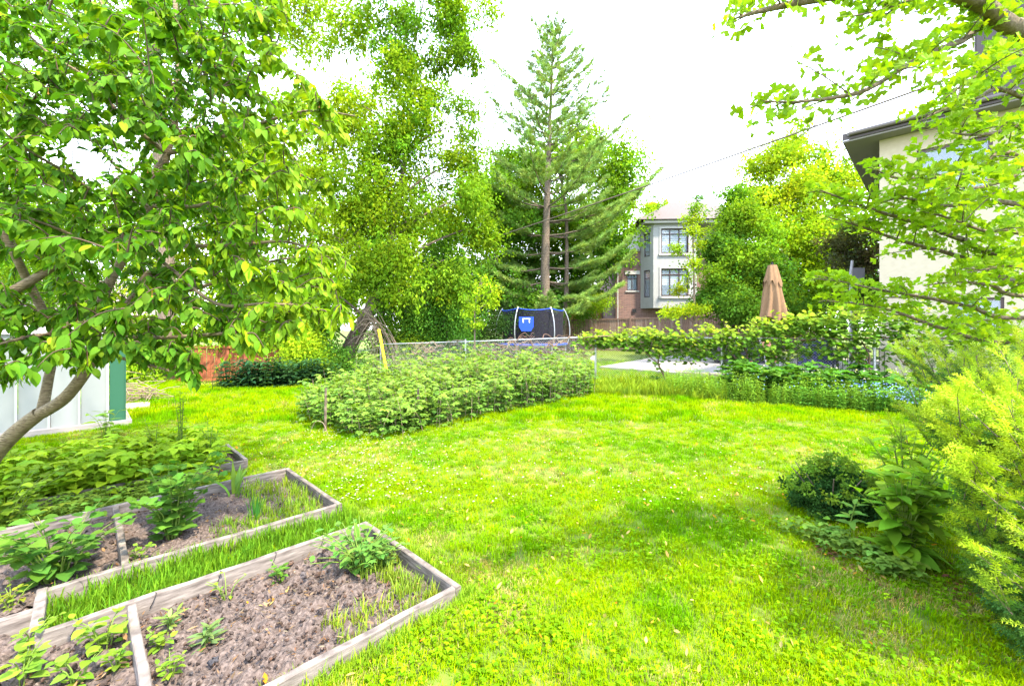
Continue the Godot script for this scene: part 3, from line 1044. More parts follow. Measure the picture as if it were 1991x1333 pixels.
# ---------------------------------------------------------------- patio
func make_patio() -> void:
	var poly := [Vector2(3.8, -18.6), Vector2(8.6, -24.0), Vector2(20.0, -22.0), Vector2(17.0, -12.0), Vector2(11.2, -13.0), Vector2(10.2, -13.4), Vector2(6.0, -16.2)]
	var b := Builder.new()
	var tr := Geometry2D.triangulate_polygon(PackedVector2Array(poly))
	var v3 := func(i: int) -> Vector3: return Vector3(poly[i].x, 0.13 + smoothstep(18.0, 30.0, -poly[i].y) * 0.3, poly[i].y)
	for i in range(0, tr.size(), 3):
		var a: Vector3 = v3.call(tr[i])
		var c: Vector3 = v3.call(tr[i + 1])
		var d: Vector3 = v3.call(tr[i + 2])
		if (d - a).cross(c - a).y < 0:
			b.tri(a, d, c)
		else:
			b.tri(a, c, d)
	for i in poly.size():
		var k := (i + 1) % poly.size()
		var a: Vector3 = v3.call(i)
		var c: Vector3 = v3.call(k)
		b.quad_to(a, c, c + Vector3(0, -0.35, 0), a + Vector3(0, -0.35, 0), Vector3(a.x + c.x - 22.0, 0, a.z + c.z + 36.0))
	var p := put("patio_paving", b.mesh(), mats.patio)
	tag(p, "pale concrete terrace beside the cream house beyond the vine fence", "patio", "", "structure")
	# low step of pinkish stone along the terrace front: single stones
	var st := thing("stone_step", "low pinkish stone kerb along the front of the terrace by the cream house", "kerb", Vector3(6.0, 0, -15.3))
	var pink := rough_mat([[0.0, Color(0.2, 0.155, 0.13)], [1.0, Color(0.29, 0.24, 0.21)]], 0.03, Vector3(1.5, 1.5, 1.5), 0.4, 0.95, 31)
	var k0 := Vector3(0, 0, 0)
	var k1 := Vector3(5.6, 0, 2.0)
	for i in 12:
		var m := Builder.new()
		var a := k0.lerp(k1, i / 12.0) + Vector3(0.012, 0.11, 0)
		var c := k0.lerp(k1, (i + 1) / 12.0) + Vector3(-0.012, 0.11, 0)
		m.bar(a, c, 0.32, 0.22 + rf(-0.012, 0.012))
		put("stone", m.mesh(), pink, st)
	# closed parasol
	var u := thing("closed_parasol", "closed tan garden parasol standing behind the vine covered fence", "parasol", Vector3(8.05, 0.13, -13.2))
	var cloth := rough_mat([[0.0, Color(0.15, 0.088, 0.048)], [1.0, Color(0.21, 0.128, 0.072)]], 0.05, Vector3(2, 0.6, 2), 0.2, 0.95, 32)
	b = Builder.new()
	b.tube([Vector3.ZERO, Vector3(0, 3.55, 0)], [0.03, 0.03], 8)
	put("pole", b.mesh(), plain(Color(0.06, 0.05, 0.05), 0.5), u)
	var prof := func(f: float, a: float) -> Vector3:
		var base := lerpf(0.1, 0.335, pow(f, 0.75))
		var rr := base * (1.0 + (0.06 + 0.16 * f) * sin(a * 8.0 + 1.2 * sin(f * 3.0)) + 0.05 * sin(a * 3.0 + f * 5.0))
		return Vector3(cos(a) * rr + 0.04 * f, 3.56 - f * 1.62 - 0.07 * f * sin(a * 4.0 + 1.0), sin(a) * rr)
	b = Builder.new()
	b.surf(func(s, w): return prof.call(w, -s * TAU), 96, 16)
	put("canopy", b.mesh(), cloth, u)
	b = Builder.new()
	b.surf(func(s, w):
		var p2: Vector3 = prof.call(0.02 + w * 0.33, -s * TAU)
		return Vector3(p2.x * (1.08 + 0.12 * w), 3.6 - w * (0.58 + 0.1 * sin(-s * TAU * 8.0)), p2.z * (1.08 + 0.12 * w)), 96, 8)
	put("top_flap", b.mesh(), cloth, u)
	b = Builder.new()
	b.tube([Vector3(0, 3.58, 0), Vector3(0, 3.66, 0), Vector3(0, 3.7, 0)], [0.04, 0.04, 0.015], 8)
	put("finial", b.mesh(), mats.black_iron, u)
	b = Builder.new()
	b.tube([Vector3(0, 0.0, 0), Vector3(0, 0.08, 0), Vector3(0, 0.12, 0)], [0.32, 0.3, 0.06], 16)
	put("base", b.mesh(), mats.black_iron, u)
	# black railing in front of the terrace
	var rl := thing("iron_railing", "black iron picket railing along the terrace by the cream house", "railing", Vector3(8.4, 0.13, -13.7))
	var run := Vector3(6.6, 0, 1.9)
	for y in [0.12, 1.02]:
		b = Builder.new()
		b.bar(Vector3(0, y, 0), run + Vector3(0, y, 0), 0.03, 0.035)
		put("rail", b.mesh(), mats.black_iron, rl)
	b = Builder.new()
	b.tube([Vector3(0, 0.06, 0), Vector3(0, 1.08, 0)], [0.011, 0.011], 5)
	var picket := b.mesh()
	b = Builder.new()
	b.tube([Vector3(0, 0, 0), Vector3(0, 1.16, 0)], [0.035, 0.035], 8)
	var post := b.mesh()
	for i in 52:
		var q := put("post" if i % 13 == 0 else "picket", post if i % 13 == 0 else picket, mats.black_iron, rl)
		q.position = run * (i / 51.0)
	# furniture that shows between the leaves
	var navy := plain(Color(0.02, 0.02, 0.09), 0.7)
	var gr := thing("covered_grill", "dark navy fabric cover over a grill on the terrace", "grill", Vector3(12.3, 0.14, -17.2))
	b = Builder.new()
	b.surf(func(s, w): return Vector3(cos(-s * TAU) * (0.34 + 0.16 * w + 0.03 * sin(s * 40.0) * w) * 1.5, 1.25 - w * 1.05 - 0.22 * pow(cos(s * TAU), 2.0) * (1.0 - w), sin(-s * TAU) * (0.3 + 0.08 * w)), 40, 8)
	put("cover", b.mesh(), navy, gr)
	b = Builder.new()
	b.box(Transform3D(Basis(), Vector3(0, 1.16, 0)), Vector3(0.7, 0.12, 0.36))
	put("lid", b.mesh(), navy, gr)
	for s in [-1.0, 1.0]:
		b = Builder.new()
		b.tube([Vector3(s * 0.5, 0, 0.2), Vector3(s * 0.5, 0.3, 0.2)], [0.03, 0.03], 6)
		put("leg", b.mesh(), mats.black_iron, gr)
	var sofa := thing("patio_sofa", "long dark purple patio sofa under the closed tan parasol", "sofa", Vector3(10.4, 0.15, -19.5))
	var dark := plain(Color(0.03, 0.022, 0.045), 0.8)
	for q in [["seat", Vector3(0, 0.42, 0), Vector3(2.1, 0.18, 0.75)], ["backrest", Vector3(0, 0.7, -0.32), Vector3(2.1, 0.5, 0.16)], ["arm", Vector3(-1.12, 0.45, 0), Vector3(0.14, 0.5, 0.75)], ["arm", Vector3(1.12, 0.45, 0), Vector3(0.14, 0.5, 0.75)], ["base", Vector3(0, 0.2, 0), Vector3(2.0, 0.22, 0.7)]]:
		b = Builder.new()
		b.box(Transform3D(Basis(), q[1]), q[2])
		put(q[0], b.mesh(), dark, sofa)
	var ch := thing("deck_chair", "folded orange pink deck chair leaning beside the parasol pole", "chair", Vector3(10.0, 0.13, -16.5))
	for s in [-0.25, 0.25]:
		b = Builder.new()
		b.bar(Vector3(s, 0, 0.3), Vector3(s, 1.25, -0.3), 0.03, 0.04)
		put("leg", b.mesh(), mats.white_trim, ch)
	b = Builder.new()
	b.surf(func(s, w): return Vector3((s - 0.5) * 0.46, 0.35 + w * 0.85, 0.13 - 0.42 * w + 0.08 * sin(w * PI)), 2, 8)
	put("fabric", b.mesh(), plain(Color(0.5, 0.2, 0.13), 0.9), ch)
	b = Builder.new()
	var lid := thing("toy_barrow", "small red toy barrow lying on the terrace edge", "toy", Vector3(9.6, 0.14, -17.4))
	b.surf(func(s, w): return Vector3((s - 0.5) * 0.55, 0.18 + 0.16 * absf(s - 0.5) + 0.1 * absf(w - 0.5), (w - 0.5) * 0.4), 8, 6)
	put("tray", b.mesh(), plain(Color(0.55, 0.03, 0.02), 0.4), lid)
	for s in [-1.0, 1.0]:
		b = Builder.new()
		b.tube([Vector3(-0.2, 0.2, s * 0.15), Vector3(0.5, 0.35, s * 0.18)], [0.015, 0.015], 6)
		put("handle", b.mesh(), mats.black_iron, lid)
	b = Builder.new()
	b.tube([Vector3(-0.3, 0.09, -0.03), Vector3(-0.3, 0.09, 0.03)], [0.09, 0.09], 14)
	put("wheel", b.mesh(), mats.black_iron, lid)
	for k in 2:
		var bi := thing("bicycle", ["dark bicycle parked on the terrace behind the right fence post", "second bicycle leaning beyond the dark one by the cream house"][k], "bicycle", Vector3(11.5 + k * 0.5, 0.13, -14.0 - k * 0.5))
		bi.rotation.y = 0.5 + k * 0.7
		for s in [-0.52, 0.52]:
			var rg := []
			for i in 25:
				rg.append(Vector3(s + cos(i * TAU / 24) * 0.32, 0.33 + sin(i * TAU / 24) * 0.32, 0))
			b = Builder.new()
			b.tube(rg, taper(0.018, 0.018, 24), 5)
			put("wheel", b.mesh(), mats.black_iron, bi)
		b = Builder.new()
		for e in [[Vector3(-0.52, 0.33, 0), Vector3(-0.1, 0.3, 0)], [Vector3(-0.1, 0.3, 0), Vector3(-0.2, 0.85, 0)], [Vector3(-0.1, 0.3, 0), Vector3(0.4, 0.8, 0)], [Vector3(-0.18, 0.72, 0), Vector3(0.38, 0.82, 0)], [Vector3(0.52, 0.33, 0), Vector3(0.36, 1.0, 0)], [Vector3(-0.52, 0.33, 0), Vector3(-0.17, 0.7, 0)]]:
			b.tube(e, [0.017, 0.017], 6)
		put("frame", b.mesh(), plain([Color(0.03, 0.03, 0.06), Color(0.3, 0.03, 0.02)][k], 0.4), bi)
		b = Builder.new()
		b.bar(Vector3(-0.34, 0.88, 0), Vector3(-0.08, 0.9, 0), 0.12, 0.05)
		put("saddle", b.mesh(), mats.black_iron, bi)
		b = Builder.new()
		b.tube([Vector3(0.34, 1.02, -0.28), Vector3(0.38, 1.0, 0), Vector3(0.34, 1.02, 0.28)], [0.014, 0.014, 0.014], 6)
		put("handlebar", b.mesh(), mats.black_iron, bi)
	# tall post of a basketball stand beside the house
	var hp := thing("grey_post", "tall grey metal post standing beside the cream house wall", "post", Vector3(11.6, 0.1, -14.6))
	b = Builder.new()
	b.tube([Vector3(0, 0, 0), Vector3(0, 3.6, 0), Vector3(0.05, 4.0, 0)], [0.05, 0.05, 0.04], 8)
	put("pole", b.mesh(), plain(Color(0.2, 0.2, 0.22), 0.6), hp)
	b = Builder.new()
	b.box(Transform3D(Basis(), Vector3(0.25, 3.5, 0.0)), Vector3(0.4, 0.5, 0.06))
	put("bracket", b.mesh(), plain(Color(0.1, 0.1, 0.12), 0.6), hp)

# ---------------------------------------------------------------- trees
func bl(px: float, py: float, d: float, rx: float, ry: float, n: int, c: Color, deep := 0.85) -> Array:   # a clump of the crown: centre, radii in metres, sprays, leaf colour
	return [pt(px, py, d), Vector3(rx, ry, rx * deep) * d / F, n, c]

func tree(called: String, label: String, trunk: Array, r0: float, r1: float, blobs: Array, m: ArrayMesh, material: Material, size: float, group := "", category := "tree", cap := 0.07) -> Node3D:
	var base: Vector3 = trunk[0]
	var o := thing(called, label, category, base, group)
	var line := smooth(trunk, 5)
	var local := line.map(func(p): return p - base)
	var b := Builder.new()
	var rad := taper(r0, r1, line.size() - 1)
	rad[0] = r0 * 1.35
	b.tube(local, rad, 9)
	put("trunk", b.mesh(), mats.bark, o)
	var s := Scatter.new()
	for q in blobs:
		var c: Vector3 = q[0]
		var r: Vector3 = q[1]
		var n: int = int(q[2] * 2.3)
		# a limb from the trunk to the middle of the clump
		var best := 0
		var cost := 1e9
		for i in line.size():
			var v: Vector3 = line[i]
			var lower: float = c.y - Vector2(c.x - v.x, c.z - v.z).length() * 0.6
			var k: float = absf(v.y - lower) + v.distance_to(c) * 0.5 if cap > 0.031 else v.distance_to(c)
			if k < cost and i > 1:
				cost = k
				best = i
		var from: Vector3 = line[best]
		var lr: float = minf(minf(rad[best] * 0.6, 0.02 + 0.016 * from.distance_to(c)), cap)
		b = Builder.new()
		var mid := from.lerp(c, 0.5) + Vector3(rf(-0.1, 0.1), 0.12, rf(-0.1, 0.1)) * from.distance_to(c) * 0.5
		var limb := smooth([from - base, mid - base, c - base], 4)
		b.tube(limb, taper(lr, 0.018, 8), 5)
		var subs := []
		var kk := maxi(5, n / 30)
		for i in kk:
			var p := c + on_sphere() * r * rf(0.3, 1.2)
			subs.append(p)
			b.tube([limb[5 + i % 4], (limb[5 + i % 4] as Vector3).lerp(p - base, 0.6) + Vector3(0, 0.1, 0), p - base], [0.016, 0.011, 0.005], 3)
		put("limb", b.mesh(), mats.bark, o)
		var shade := vary(q[3], 0.1)
		var scat := (r.x + r.y + r.z) / 3.0 * 0.3
		for i in n:
			var p: Vector3 = subs[rng.randi() % kk] + gauss() * scat * Vector3(1.1, 0.85, 1.1) * (1.5 if i % 6 == 0 and cap > 0.031 else 0.9)
			var bs := Basis.from_euler(Vector3(rf(-0.6, 0.6), rf(0, TAU), rf(-0.6, 0.6))).scaled(Vector3.ONE * size * rf(0.75, 1.25))
			s.add(Transform3D(bs, p - base), vary(shade, 0.24))
	many("crown", s, m, material, o)
	return o

func make_far_trees() -> void:
	var fine := spray(20, 0.42, 0.12, 0.55)
	var loose := spray(18, 0.42, 0.165, 0.6)
	var broad := spray(16, 0.42, 0.17, 0.75, 0.25)
	var big := spray(16, 0.5, 0.2, 0.8, 0.2)
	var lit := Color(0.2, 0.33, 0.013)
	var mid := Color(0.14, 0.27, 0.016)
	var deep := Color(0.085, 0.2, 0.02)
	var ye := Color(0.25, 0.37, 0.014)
	tree("leaning_tree", "old leaning tree with thin yellow green crown left of the tall pine", [pt(668, 706, 18), pt(690, 655, 18), pt(725, 590, 18.4), pt(750, 515, 19), pt(765, 430, 19.5), pt(785, 320, 20), pt(800, 200, 20)], 0.36, 0.05,
		[bl(805, 185, 20, 70, 45, 60, lit), bl(760, 215, 20, 60, 45, 45, ye), bl(715, 265, 20, 60, 55, 55, ye), bl(880, 245, 20, 52, 65, 60, mid), bl(835, 240, 20.3, 60, 50, 50, lit), bl(740, 360, 20.2, 70, 60, 80, lit), bl(835, 415, 20.2, 65, 55, 80, ye), bl(900, 310, 20, 50, 50, 60, lit), bl(920, 440, 20, 45, 50, 60, lit), bl(650, 240, 19.5, 45, 45, 40, ye), bl(690, 200, 19.8, 45, 40, 36, lit), bl(700, 430, 19.5, 60, 50, 60, lit), bl(770, 275, 20, 60, 45, 55, lit), bl(640, 300, 19.5, 55, 60, 55, ye), bl(800, 310, 20.5, 90, 60, 105, mid), bl(690, 350, 19, 75, 70, 95, lit), bl(905, 380, 19.5, 55, 70, 75, mid),
		bl(765, 430, 20, 110, 60, 130, mid), bl(650, 460, 18, 90, 70, 110, ye), bl(880, 500, 20, 80, 55, 100, deep), bl(700, 560, 18.5, 90, 60, 120, mid), bl(820, 575, 19, 85, 45, 105, mid), bl(590, 540, 17.5, 80, 70, 110, lit), bl(760, 520, 17.6, 70, 50, 75, lit), bl(610, 625, 16.6, 60, 35, 65, mid)], loose, mats.leaf, 1.0, "", "tree", 0.12)
	tree("overhanging_tree", "very tall tree behind the cherry whose high branches hang in at the top", [pt(318, 745, 15.5), pt(325, 600, 15.5), pt(315, 350, 15.5), pt(300, 100, 15.3), pt(345, -130, 14.8), pt(480, -220, 14.2), pt(680, -190, 13.6), pt(860, -110, 13.1)], 0.3, 0.05,
		[bl(590, 30, 14, 65, 55, 57, ye), bl(640, 95, 13.8, 70, 40, 44, ye), bl(700, 35, 13.5, 70, 45, 65, lit), bl(770, 75, 13.3, 70, 60, 90, mid), bl(850, 40, 13, 70, 50, 98, mid), bl(885, 110, 13, 45, 45, 62, mid), bl(900, 20, 12.8, 45, 40, 57, lit), bl(800, 130, 13.2, 60, 35, 49, lit),
		bl(520, -20, 14, 90, 70, 114, ye), bl(400, 30, 14.5, 110, 80, 165, lit), bl(250, 40, 15, 110, 90, 181, mid), bl(120, 60, 15, 110, 90, 165, lit), bl(300, 200, 15.5, 100, 70, 106, lit), bl(640, -120, 14, 140, 80, 132, mid), bl(850, -130, 13, 130, 70, 114, mid), bl(400, -220, 14, 200, 110, 248, mid), bl(100, -120, 15, 180, 110, 197, mid)], loose, mats.leaf, 0.66, "", "tree", 0.03)
	tree("broad_tree", "broad bright green tree behind the shed on the far left", [pt(90, 760, 21), pt(95, 600, 21), pt(110, 450, 21)], 0.3, 0.08,
		[bl(100, 430, 21, 120, 60, 260, lit), bl(10, 380, 21, 90, 80, 220, mid), bl(215, 450, 20.5, 90, 70, 230, lit), bl(60, 520, 20, 100, 60, 220, lit), bl(180, 560, 20, 110, 60, 260, mid), bl(-90, 480, 21, 110, 110, 300, mid), bl(-60, 200, 22, 110, 120, 260, mid)], fine, mats.leaf, 1.0)
	tree("bushy_tree", "bushy yellow green tree behind the red fence seen through the cherry", [pt(440, 740, 18.5), pt(445, 600, 18.5), pt(455, 420, 18.5), pt(460, 250, 19)], 0.24, 0.06,
		[bl(450, 290, 19, 80, 80, 120, ye), bl(530, 330, 18.5, 80, 70, 126, ye), bl(380, 380, 18.5, 80, 70, 120, lit), bl(480, 440, 18, 110, 70, 180, lit), bl(370, 520, 18, 90, 60, 132, ye), bl(500, 560, 17.5, 110, 60, 168, lit), bl(580, 400, 18.5, 60, 70, 102, ye), bl(560, 220, 19, 60, 60, 60, ye), bl(400, 620, 17, 90, 45, 120, lit), bl(520, 640, 17, 80, 35, 114, lit)], loose, mats.leaf, 1.0)
	tree("round_maple", "full round green maple standing behind the tall pine", [pt(1100, 665, 31), pt(1100, 520, 31), pt(1095, 400, 31), pt(1090, 310, 31)], 0.3, 0.08,
		[bl(1000, 335, 31, 55, 50, 170, mid), bl(1090, 300, 31, 80, 45, 200, lit), bl(1180, 340, 31, 65, 50, 190, mid), bl(1030, 420, 31, 80, 55, 220, mid), bl(1150, 425, 31, 80, 60, 230, mid), bl(1195, 385, 31.5, 38, 45, 110, lit), bl(1165, 490, 31, 40, 50, 100, deep), bl(1080, 510, 32, 100, 55, 240, deep), bl(975, 430, 31, 45, 60, 130, lit), bl(1000, 540, 31, 55, 45, 130, deep), bl(1120, 560, 32, 55, 45, 120, deep)], broad, mats.leaf, 1.25)
	tree("gap_tree", "darker small tree with bare forked branches between the leaning tree and the pine", [pt(992, 668, 27), pt(985, 580, 27), pt(965, 500, 27), pt(945, 420, 27)], 0.17, 0.04,
		[bl(950, 385, 27, 55, 40, 110, mid), bl(1000, 450, 27, 45, 40, 90, deep), bl(890, 440, 27, 45, 40, 80, mid), bl(900, 545, 26.5, 60, 35, 120, deep), bl(960, 570, 26, 60, 40, 140, deep), bl(1010, 590, 26, 50, 35, 110, deep)], broad, mats.leaf, 1.05)
	tree("light_maple", "pale lime green maple with upright branches left of the cream house", [pt(1550, 655, 24), pt(1548, 560, 24), pt(1545, 450, 24), pt(1542, 330, 24), pt(1540, 262, 24)], 0.19, 0.03,
		[bl(1540, 275, 24, 28, 28, 50, ye), bl(1510, 325, 24, 45, 45, 110, ye), bl(1585, 320, 24, 50, 45, 120, lit), bl(1550, 390, 24, 85, 48, 220, ye), bl(1480, 395, 24, 40, 42, 90, ye), bl(1632, 370, 24, 38, 55, 110, lit), bl(1560, 465, 23.5, 90, 45, 220, lit), bl(1625, 455, 23.5, 50, 45, 120, lit), bl(1590, 540, 23, 85, 40, 170, lit), bl(1500, 470, 23, 50, 45, 110, ye), bl(1540, 590, 22.5, 80, 25, 150, mid)], broad, mats.leaf, 0.85)
	tree("hornbeam", "dense deep green hornbeam with a pointed top behind the closed parasol", [pt(1425, 660, 21.5), pt(1425, 520, 21.5), pt(1432, 385, 21.5)], 0.16, 0.03,
		[bl(1435, 385, 21.5, 22, 26, 70, mid), bl(1428, 430, 21.5, 44, 36, 190, mid), bl(1402, 485, 21, 34, 38, 170, deep), bl(1455, 480, 21, 50, 40, 220, mid), bl(1428, 540, 20.8, 60, 40, 290, mid), bl(1490, 545, 21, 48, 42, 210, deep), bl(1390, 570, 20.8, 26, 32, 110, deep), bl(1420, 592, 20.6, 60, 22, 190, deep), bl(1480, 595, 20.8, 60, 22, 180, deep)], broad, mats.leaf, 0.72)
	tree("young_maple", "slim young maple with lime sprigs reaching across the pale bay windows", [pt(1350, 660, 20.2), pt(1350, 560, 20.2), pt(1348, 450, 20.2), pt(1355, 385, 20.2)], 0.06, 0.015,
		[bl(1355, 402, 20.2, 8, 22, 10, mid), bl(1350, 448, 20.2, 17, 28, 30, ye), bl(1314, 488, 20, 8, 12, 8, ye), bl(1320, 562, 20, 9, 9, 9, ye), bl(1304, 608, 19.8, 26, 6, 18, ye), bl(1345, 602, 19.8, 22, 9, 22, lit), bl(1346, 520, 20.2, 9, 26, 12, ye)], broad, mats.leaf, 0.62)
	tree("copper_tree", "dark bronze leaved tree beside the left edge of the cream house", [pt(1660, 700, 18.5), pt(1662, 580, 18.5), pt(1665, 470, 18.5)], 0.12, 0.03,
		[bl(1665, 455, 18.5, 38, 28, 46, Color(0.08, 0.11, 0.03)), bl(1640, 505, 18.3, 45, 35, 65, Color(0.07, 0.08, 0.03)), bl(1690, 510, 18.5, 34, 42, 60, Color(0.09, 0.08, 0.035)), bl(1655, 565, 18.2, 60, 32, 90, Color(0.06, 0.1, 0.025))], broad, mats.leaf, 0.7)
	for k in 3:
		tree("distant_tree", ["yellow green treetop showing above the brick house roof ridge", "small treetop right of the other one above the brick house", "thin dark treetop tip between the roof and the hornbeam"][k], [pt([1280, 1330, 1356][k], 640, 50), pt([1280, 1330, 1356][k], 430, 50)], 0.25, 0.05,
			[[bl(1275, 402, 50, 22, 13, 80, ye), bl(1262, 425, 50, 24, 14, 70, ye)], [bl(1328, 415, 50, 22, 9, 50, ye)], [bl(1356, 398, 50, 7, 16, 26, deep), bl(1356, 425, 50, 13, 14, 30, deep)]][k], broad, mats.leaf, 1.2, "treetops beyond the brick house")
	tree("sapling", "slender lime green sapling in front of the dark shrubs beside the trampoline", [pt(923, 742, 15.1), pt(923, 640, 15.1), pt(924, 590, 15.1), pt(936, 540, 15.1)], 0.035, 0.008,
		[bl(938, 558, 15.1, 13, 20, 13, ye), bl(918, 602, 15.1, 15, 12, 12, ye), bl(952, 588, 15, 11, 15, 12, ye), bl(928, 630, 15.1, 10, 8, 6, lit), bl(906, 586, 15.2, 7, 12, 5, lit), bl(959, 566, 15.2, 6, 10, 4, ye)], broad, mats.leaf, 0.5)
	tree("back_tree", "dark green tree filling the gap behind the bronze leaved tree", [pt(1640, 650, 30), pt(1640, 520, 30), pt(1640, 430, 30)], 0.2, 0.04,
		[bl(1600, 500, 30, 60, 50, 130, deep), bl(1680, 520, 30, 60, 60, 150, deep), bl(1640, 590, 30, 90, 40, 190, deep), bl(1720, 600, 30, 60, 40, 110, deep)], broad, mats.leaf, 1.1)
	tree("back_tree", "tall leafy tree far behind the leaning tree", [pt(740, 660, 32), pt(740, 480, 32), pt(745, 330, 32)], 0.3, 0.06,
		[bl(740, 400, 32, 90, 50, 60, lit), bl(650, 450, 32, 80, 60, 90, lit), bl(840, 460, 32, 80, 60, 90, lit), bl(740, 530, 32, 120, 60, 160, lit), bl(880, 560, 31, 70, 50, 150, mid), bl(620, 560, 31, 90, 60, 200, mid)], broad, mats.leaf, 1.3)
	# shrubs under the trees
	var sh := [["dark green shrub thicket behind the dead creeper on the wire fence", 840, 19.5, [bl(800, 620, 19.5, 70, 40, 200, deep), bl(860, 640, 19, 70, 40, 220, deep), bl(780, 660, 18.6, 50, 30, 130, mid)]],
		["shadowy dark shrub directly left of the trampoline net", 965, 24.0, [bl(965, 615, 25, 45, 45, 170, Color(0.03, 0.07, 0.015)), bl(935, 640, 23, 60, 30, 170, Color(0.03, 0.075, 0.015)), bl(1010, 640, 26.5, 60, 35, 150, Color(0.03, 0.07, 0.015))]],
		["bushy undergrowth left of the foot of the leaning tree", 630, 16.2, [bl(630, 690, 16, 50, 30, 150, deep), bl(585, 650, 16.2, 50, 30, 100, mid)]],
		["yellow green bush overhanging the right end of the red fence", 590, 15.0, [bl(590, 670, 15, 45, 25, 90, ye), bl(620, 700, 14.6, 45, 20, 90, lit)]],
		["green bush at the corner between the shed and the red fence", 300, 14.2, [bl(300, 690, 14.2, 50, 35, 120, mid), bl(250, 720, 13.6, 40, 25, 90, lit)]],
		["low bush with yellow leaves right of the pine in front of the tan house", 1170, 29.0, [bl(1160, 600, 29, 22, 22, 60, lit), bl(1168, 585, 29.5, 12, 14, 24, ye), bl(1130, 610, 29.5, 40, 24, 80, deep)]]]
	for q in sh:
		var g := pt(q[1], 640, q[2])
		g.y = ground_at(g.x, g.z) - 0.05
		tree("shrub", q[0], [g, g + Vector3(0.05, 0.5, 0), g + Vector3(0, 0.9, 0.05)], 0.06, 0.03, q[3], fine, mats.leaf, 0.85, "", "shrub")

func make_pine() -> void:
	var base := pt(1060, 640, 26.0)
	base.y = 0.3
	var top := pt(1076, 48, 26.0)
	var o := thing("white_pine", "tall feathery pine tree rising behind the trampoline", "pine tree", base)
	var line := smooth([base, pt(1060, 520, 26), pt(1064, 380, 26), pt(1070, 220, 26), top], 6)
	var b := Builder.new()
	b.tube(line.map(func(p): return p - base), taper(0.36, 0.02, line.size() - 1), 10)
	put("trunk", b.mesh(), mats.bark, o)
	b = Builder.new()
	var l2 := smooth([pt(1092, 662, 26.3), pt(1100, 590, 26.4), pt(1102, 500, 26.6), pt(1100, 400, 26.6), pt(1085, 330, 26.2)], 5)
	b.tube(l2.map(func(p): return p - base), taper(0.2, 0.04, l2.size() - 1), 8)
	put("trunk", b.mesh(), mats.bark, o)
	var tuft := needle_tuft()
	var s := Scatter.new()
	var env := [[60, 0.5], [100, 1.3], [150, 2.1], [200, 2.6], [250, 3.6], [300, 3.3], [350, 3.6], [400, 4.4], [450, 5.2], [500, 5.0], [560, 4.4], [610, 3.4]]
	var hue := Color(0.215, 0.335, 0.075)
	var py := 66.0
	var wood := Builder.new()
	var made := 0
	var boughs := [[438.0, 0.0, 7.0], [462.0, 0.25, 5.6], [556.0, -0.1, 5.6], [525.0, 0.2, 5.0], [330.0, 0.1, 4.8], [400.0, PI, 4.6], [470.0, 2.9, 4.4], [250.0, -0.1, 4.4], [215.0, 3.0, 3.6], [575.0, 0.1, 4.6]]
	while py < 612.0:
		var len := 0.5
		for i in env.size() - 1:
			if py >= env[i][0] and py <= env[i + 1][0]:
				len = lerpf(env[i][1], env[i + 1][1], (py - env[i][0]) / (env[i + 1][0] - env[i][0]))
		var f := (640.0 - py) / 592.0   # 1 at the top
		var from: Vector3 = top
		for i in line.size() - 1:
			var y := pt(0, py, 26.0).y
			if line[i].y <= y and line[i + 1].y >= y:
				from = line[i].lerp(line[i + 1], (y - line[i].y) / (line[i + 1].y - line[i].y))
		var n := 7 if f < 0.5 else 5
		var off := rf(0, TAU)
		var extra := boughs.filter(func(q): return absf(q[0] - py) < 10.0)
		for k in n + extra.size():
			if k < n and py > 330 and py < 400 and rng.randf() < 0.45:
				continue
			var a := off + TAU * k / n + rf(-0.35, 0.35)
			var l := len * rf(0.5, 1.12)
			if k >= n:
				a = extra[k - n][1]
				l = extra[k - n][2]
			if k < n and f < 0.55 and sin(a) > 0.45 and rng.randf() < 0.5:
				continue
			var rise := lerpf(-0.1, 0.8, pow(f, 0.9)) + rf(-0.1, 0.1)
			var out := Vector3(cos(a), 0, sin(a))
			var side := Vector3(-sin(a), 0, cos(a))
			var p := []
			for i in 6:
				var u := i / 5.0
				p.append(from + out * l * u + Vector3(0, l * (rise * u + 0.2 * u * u * u - 0.1 * (1.0 - f) * sin(u * PI)), 0))
			wood.tube(p.map(func(v): return v - base), taper(0.02 + l * 0.008, 0.006, 5), 4)
			var steps := int(l / 0.19) + 2
			for i in steps:
				var u := lerpf(0.22 if f > 0.5 else 0.34, 1.0, i / (steps - 1.0))
				var q: Vector3 = p[mini(int(u * 5), 4)].lerp(p[mini(int(u * 5), 4) + 1], u * 5 - mini(int(u * 5), 4))
				var w := (0.12 + 0.3 * l * (1.0 - u) * (u + 0.2)) if u < 0.98 else 0.05
				for j in 3 + int(w * 5.5):
					if f > 0.45 and rng.randf() < 0.25:
						continue
					var sd := rf(-1.0, 1.0) * w * 1.6
					var t := q + side * sd + out * (absf(sd) * 0.5 + rf(-0.1, 0.1)) + Vector3(0, rf(-0.02, 0.12) + absf(sd) * 0.06, 0)
					var dir := (out * 0.8 + side * signf(sd) * 0.6 + Vector3(0, rf(0.1, 0.9), 0) + on_sphere() * 0.35).normalized()
					s.add(Transform3D(basis_of(dir, Vector3.UP, rf(0.29, 0.46)), t - base), vary(hue, 0.22))
			made += 1
			if made % 12 == 0 and wood.v.size():
				put("limb", wood.mesh(), mats.bark, o)
				wood = Builder.new()
		py += lerpf(30.0, 21.0, f) * rf(0.8, 1.2)
	if wood.v.size():
		put("limb", wood.mesh(), mats.bark, o)
	many("crown", s, tuft, mats.needle, o)

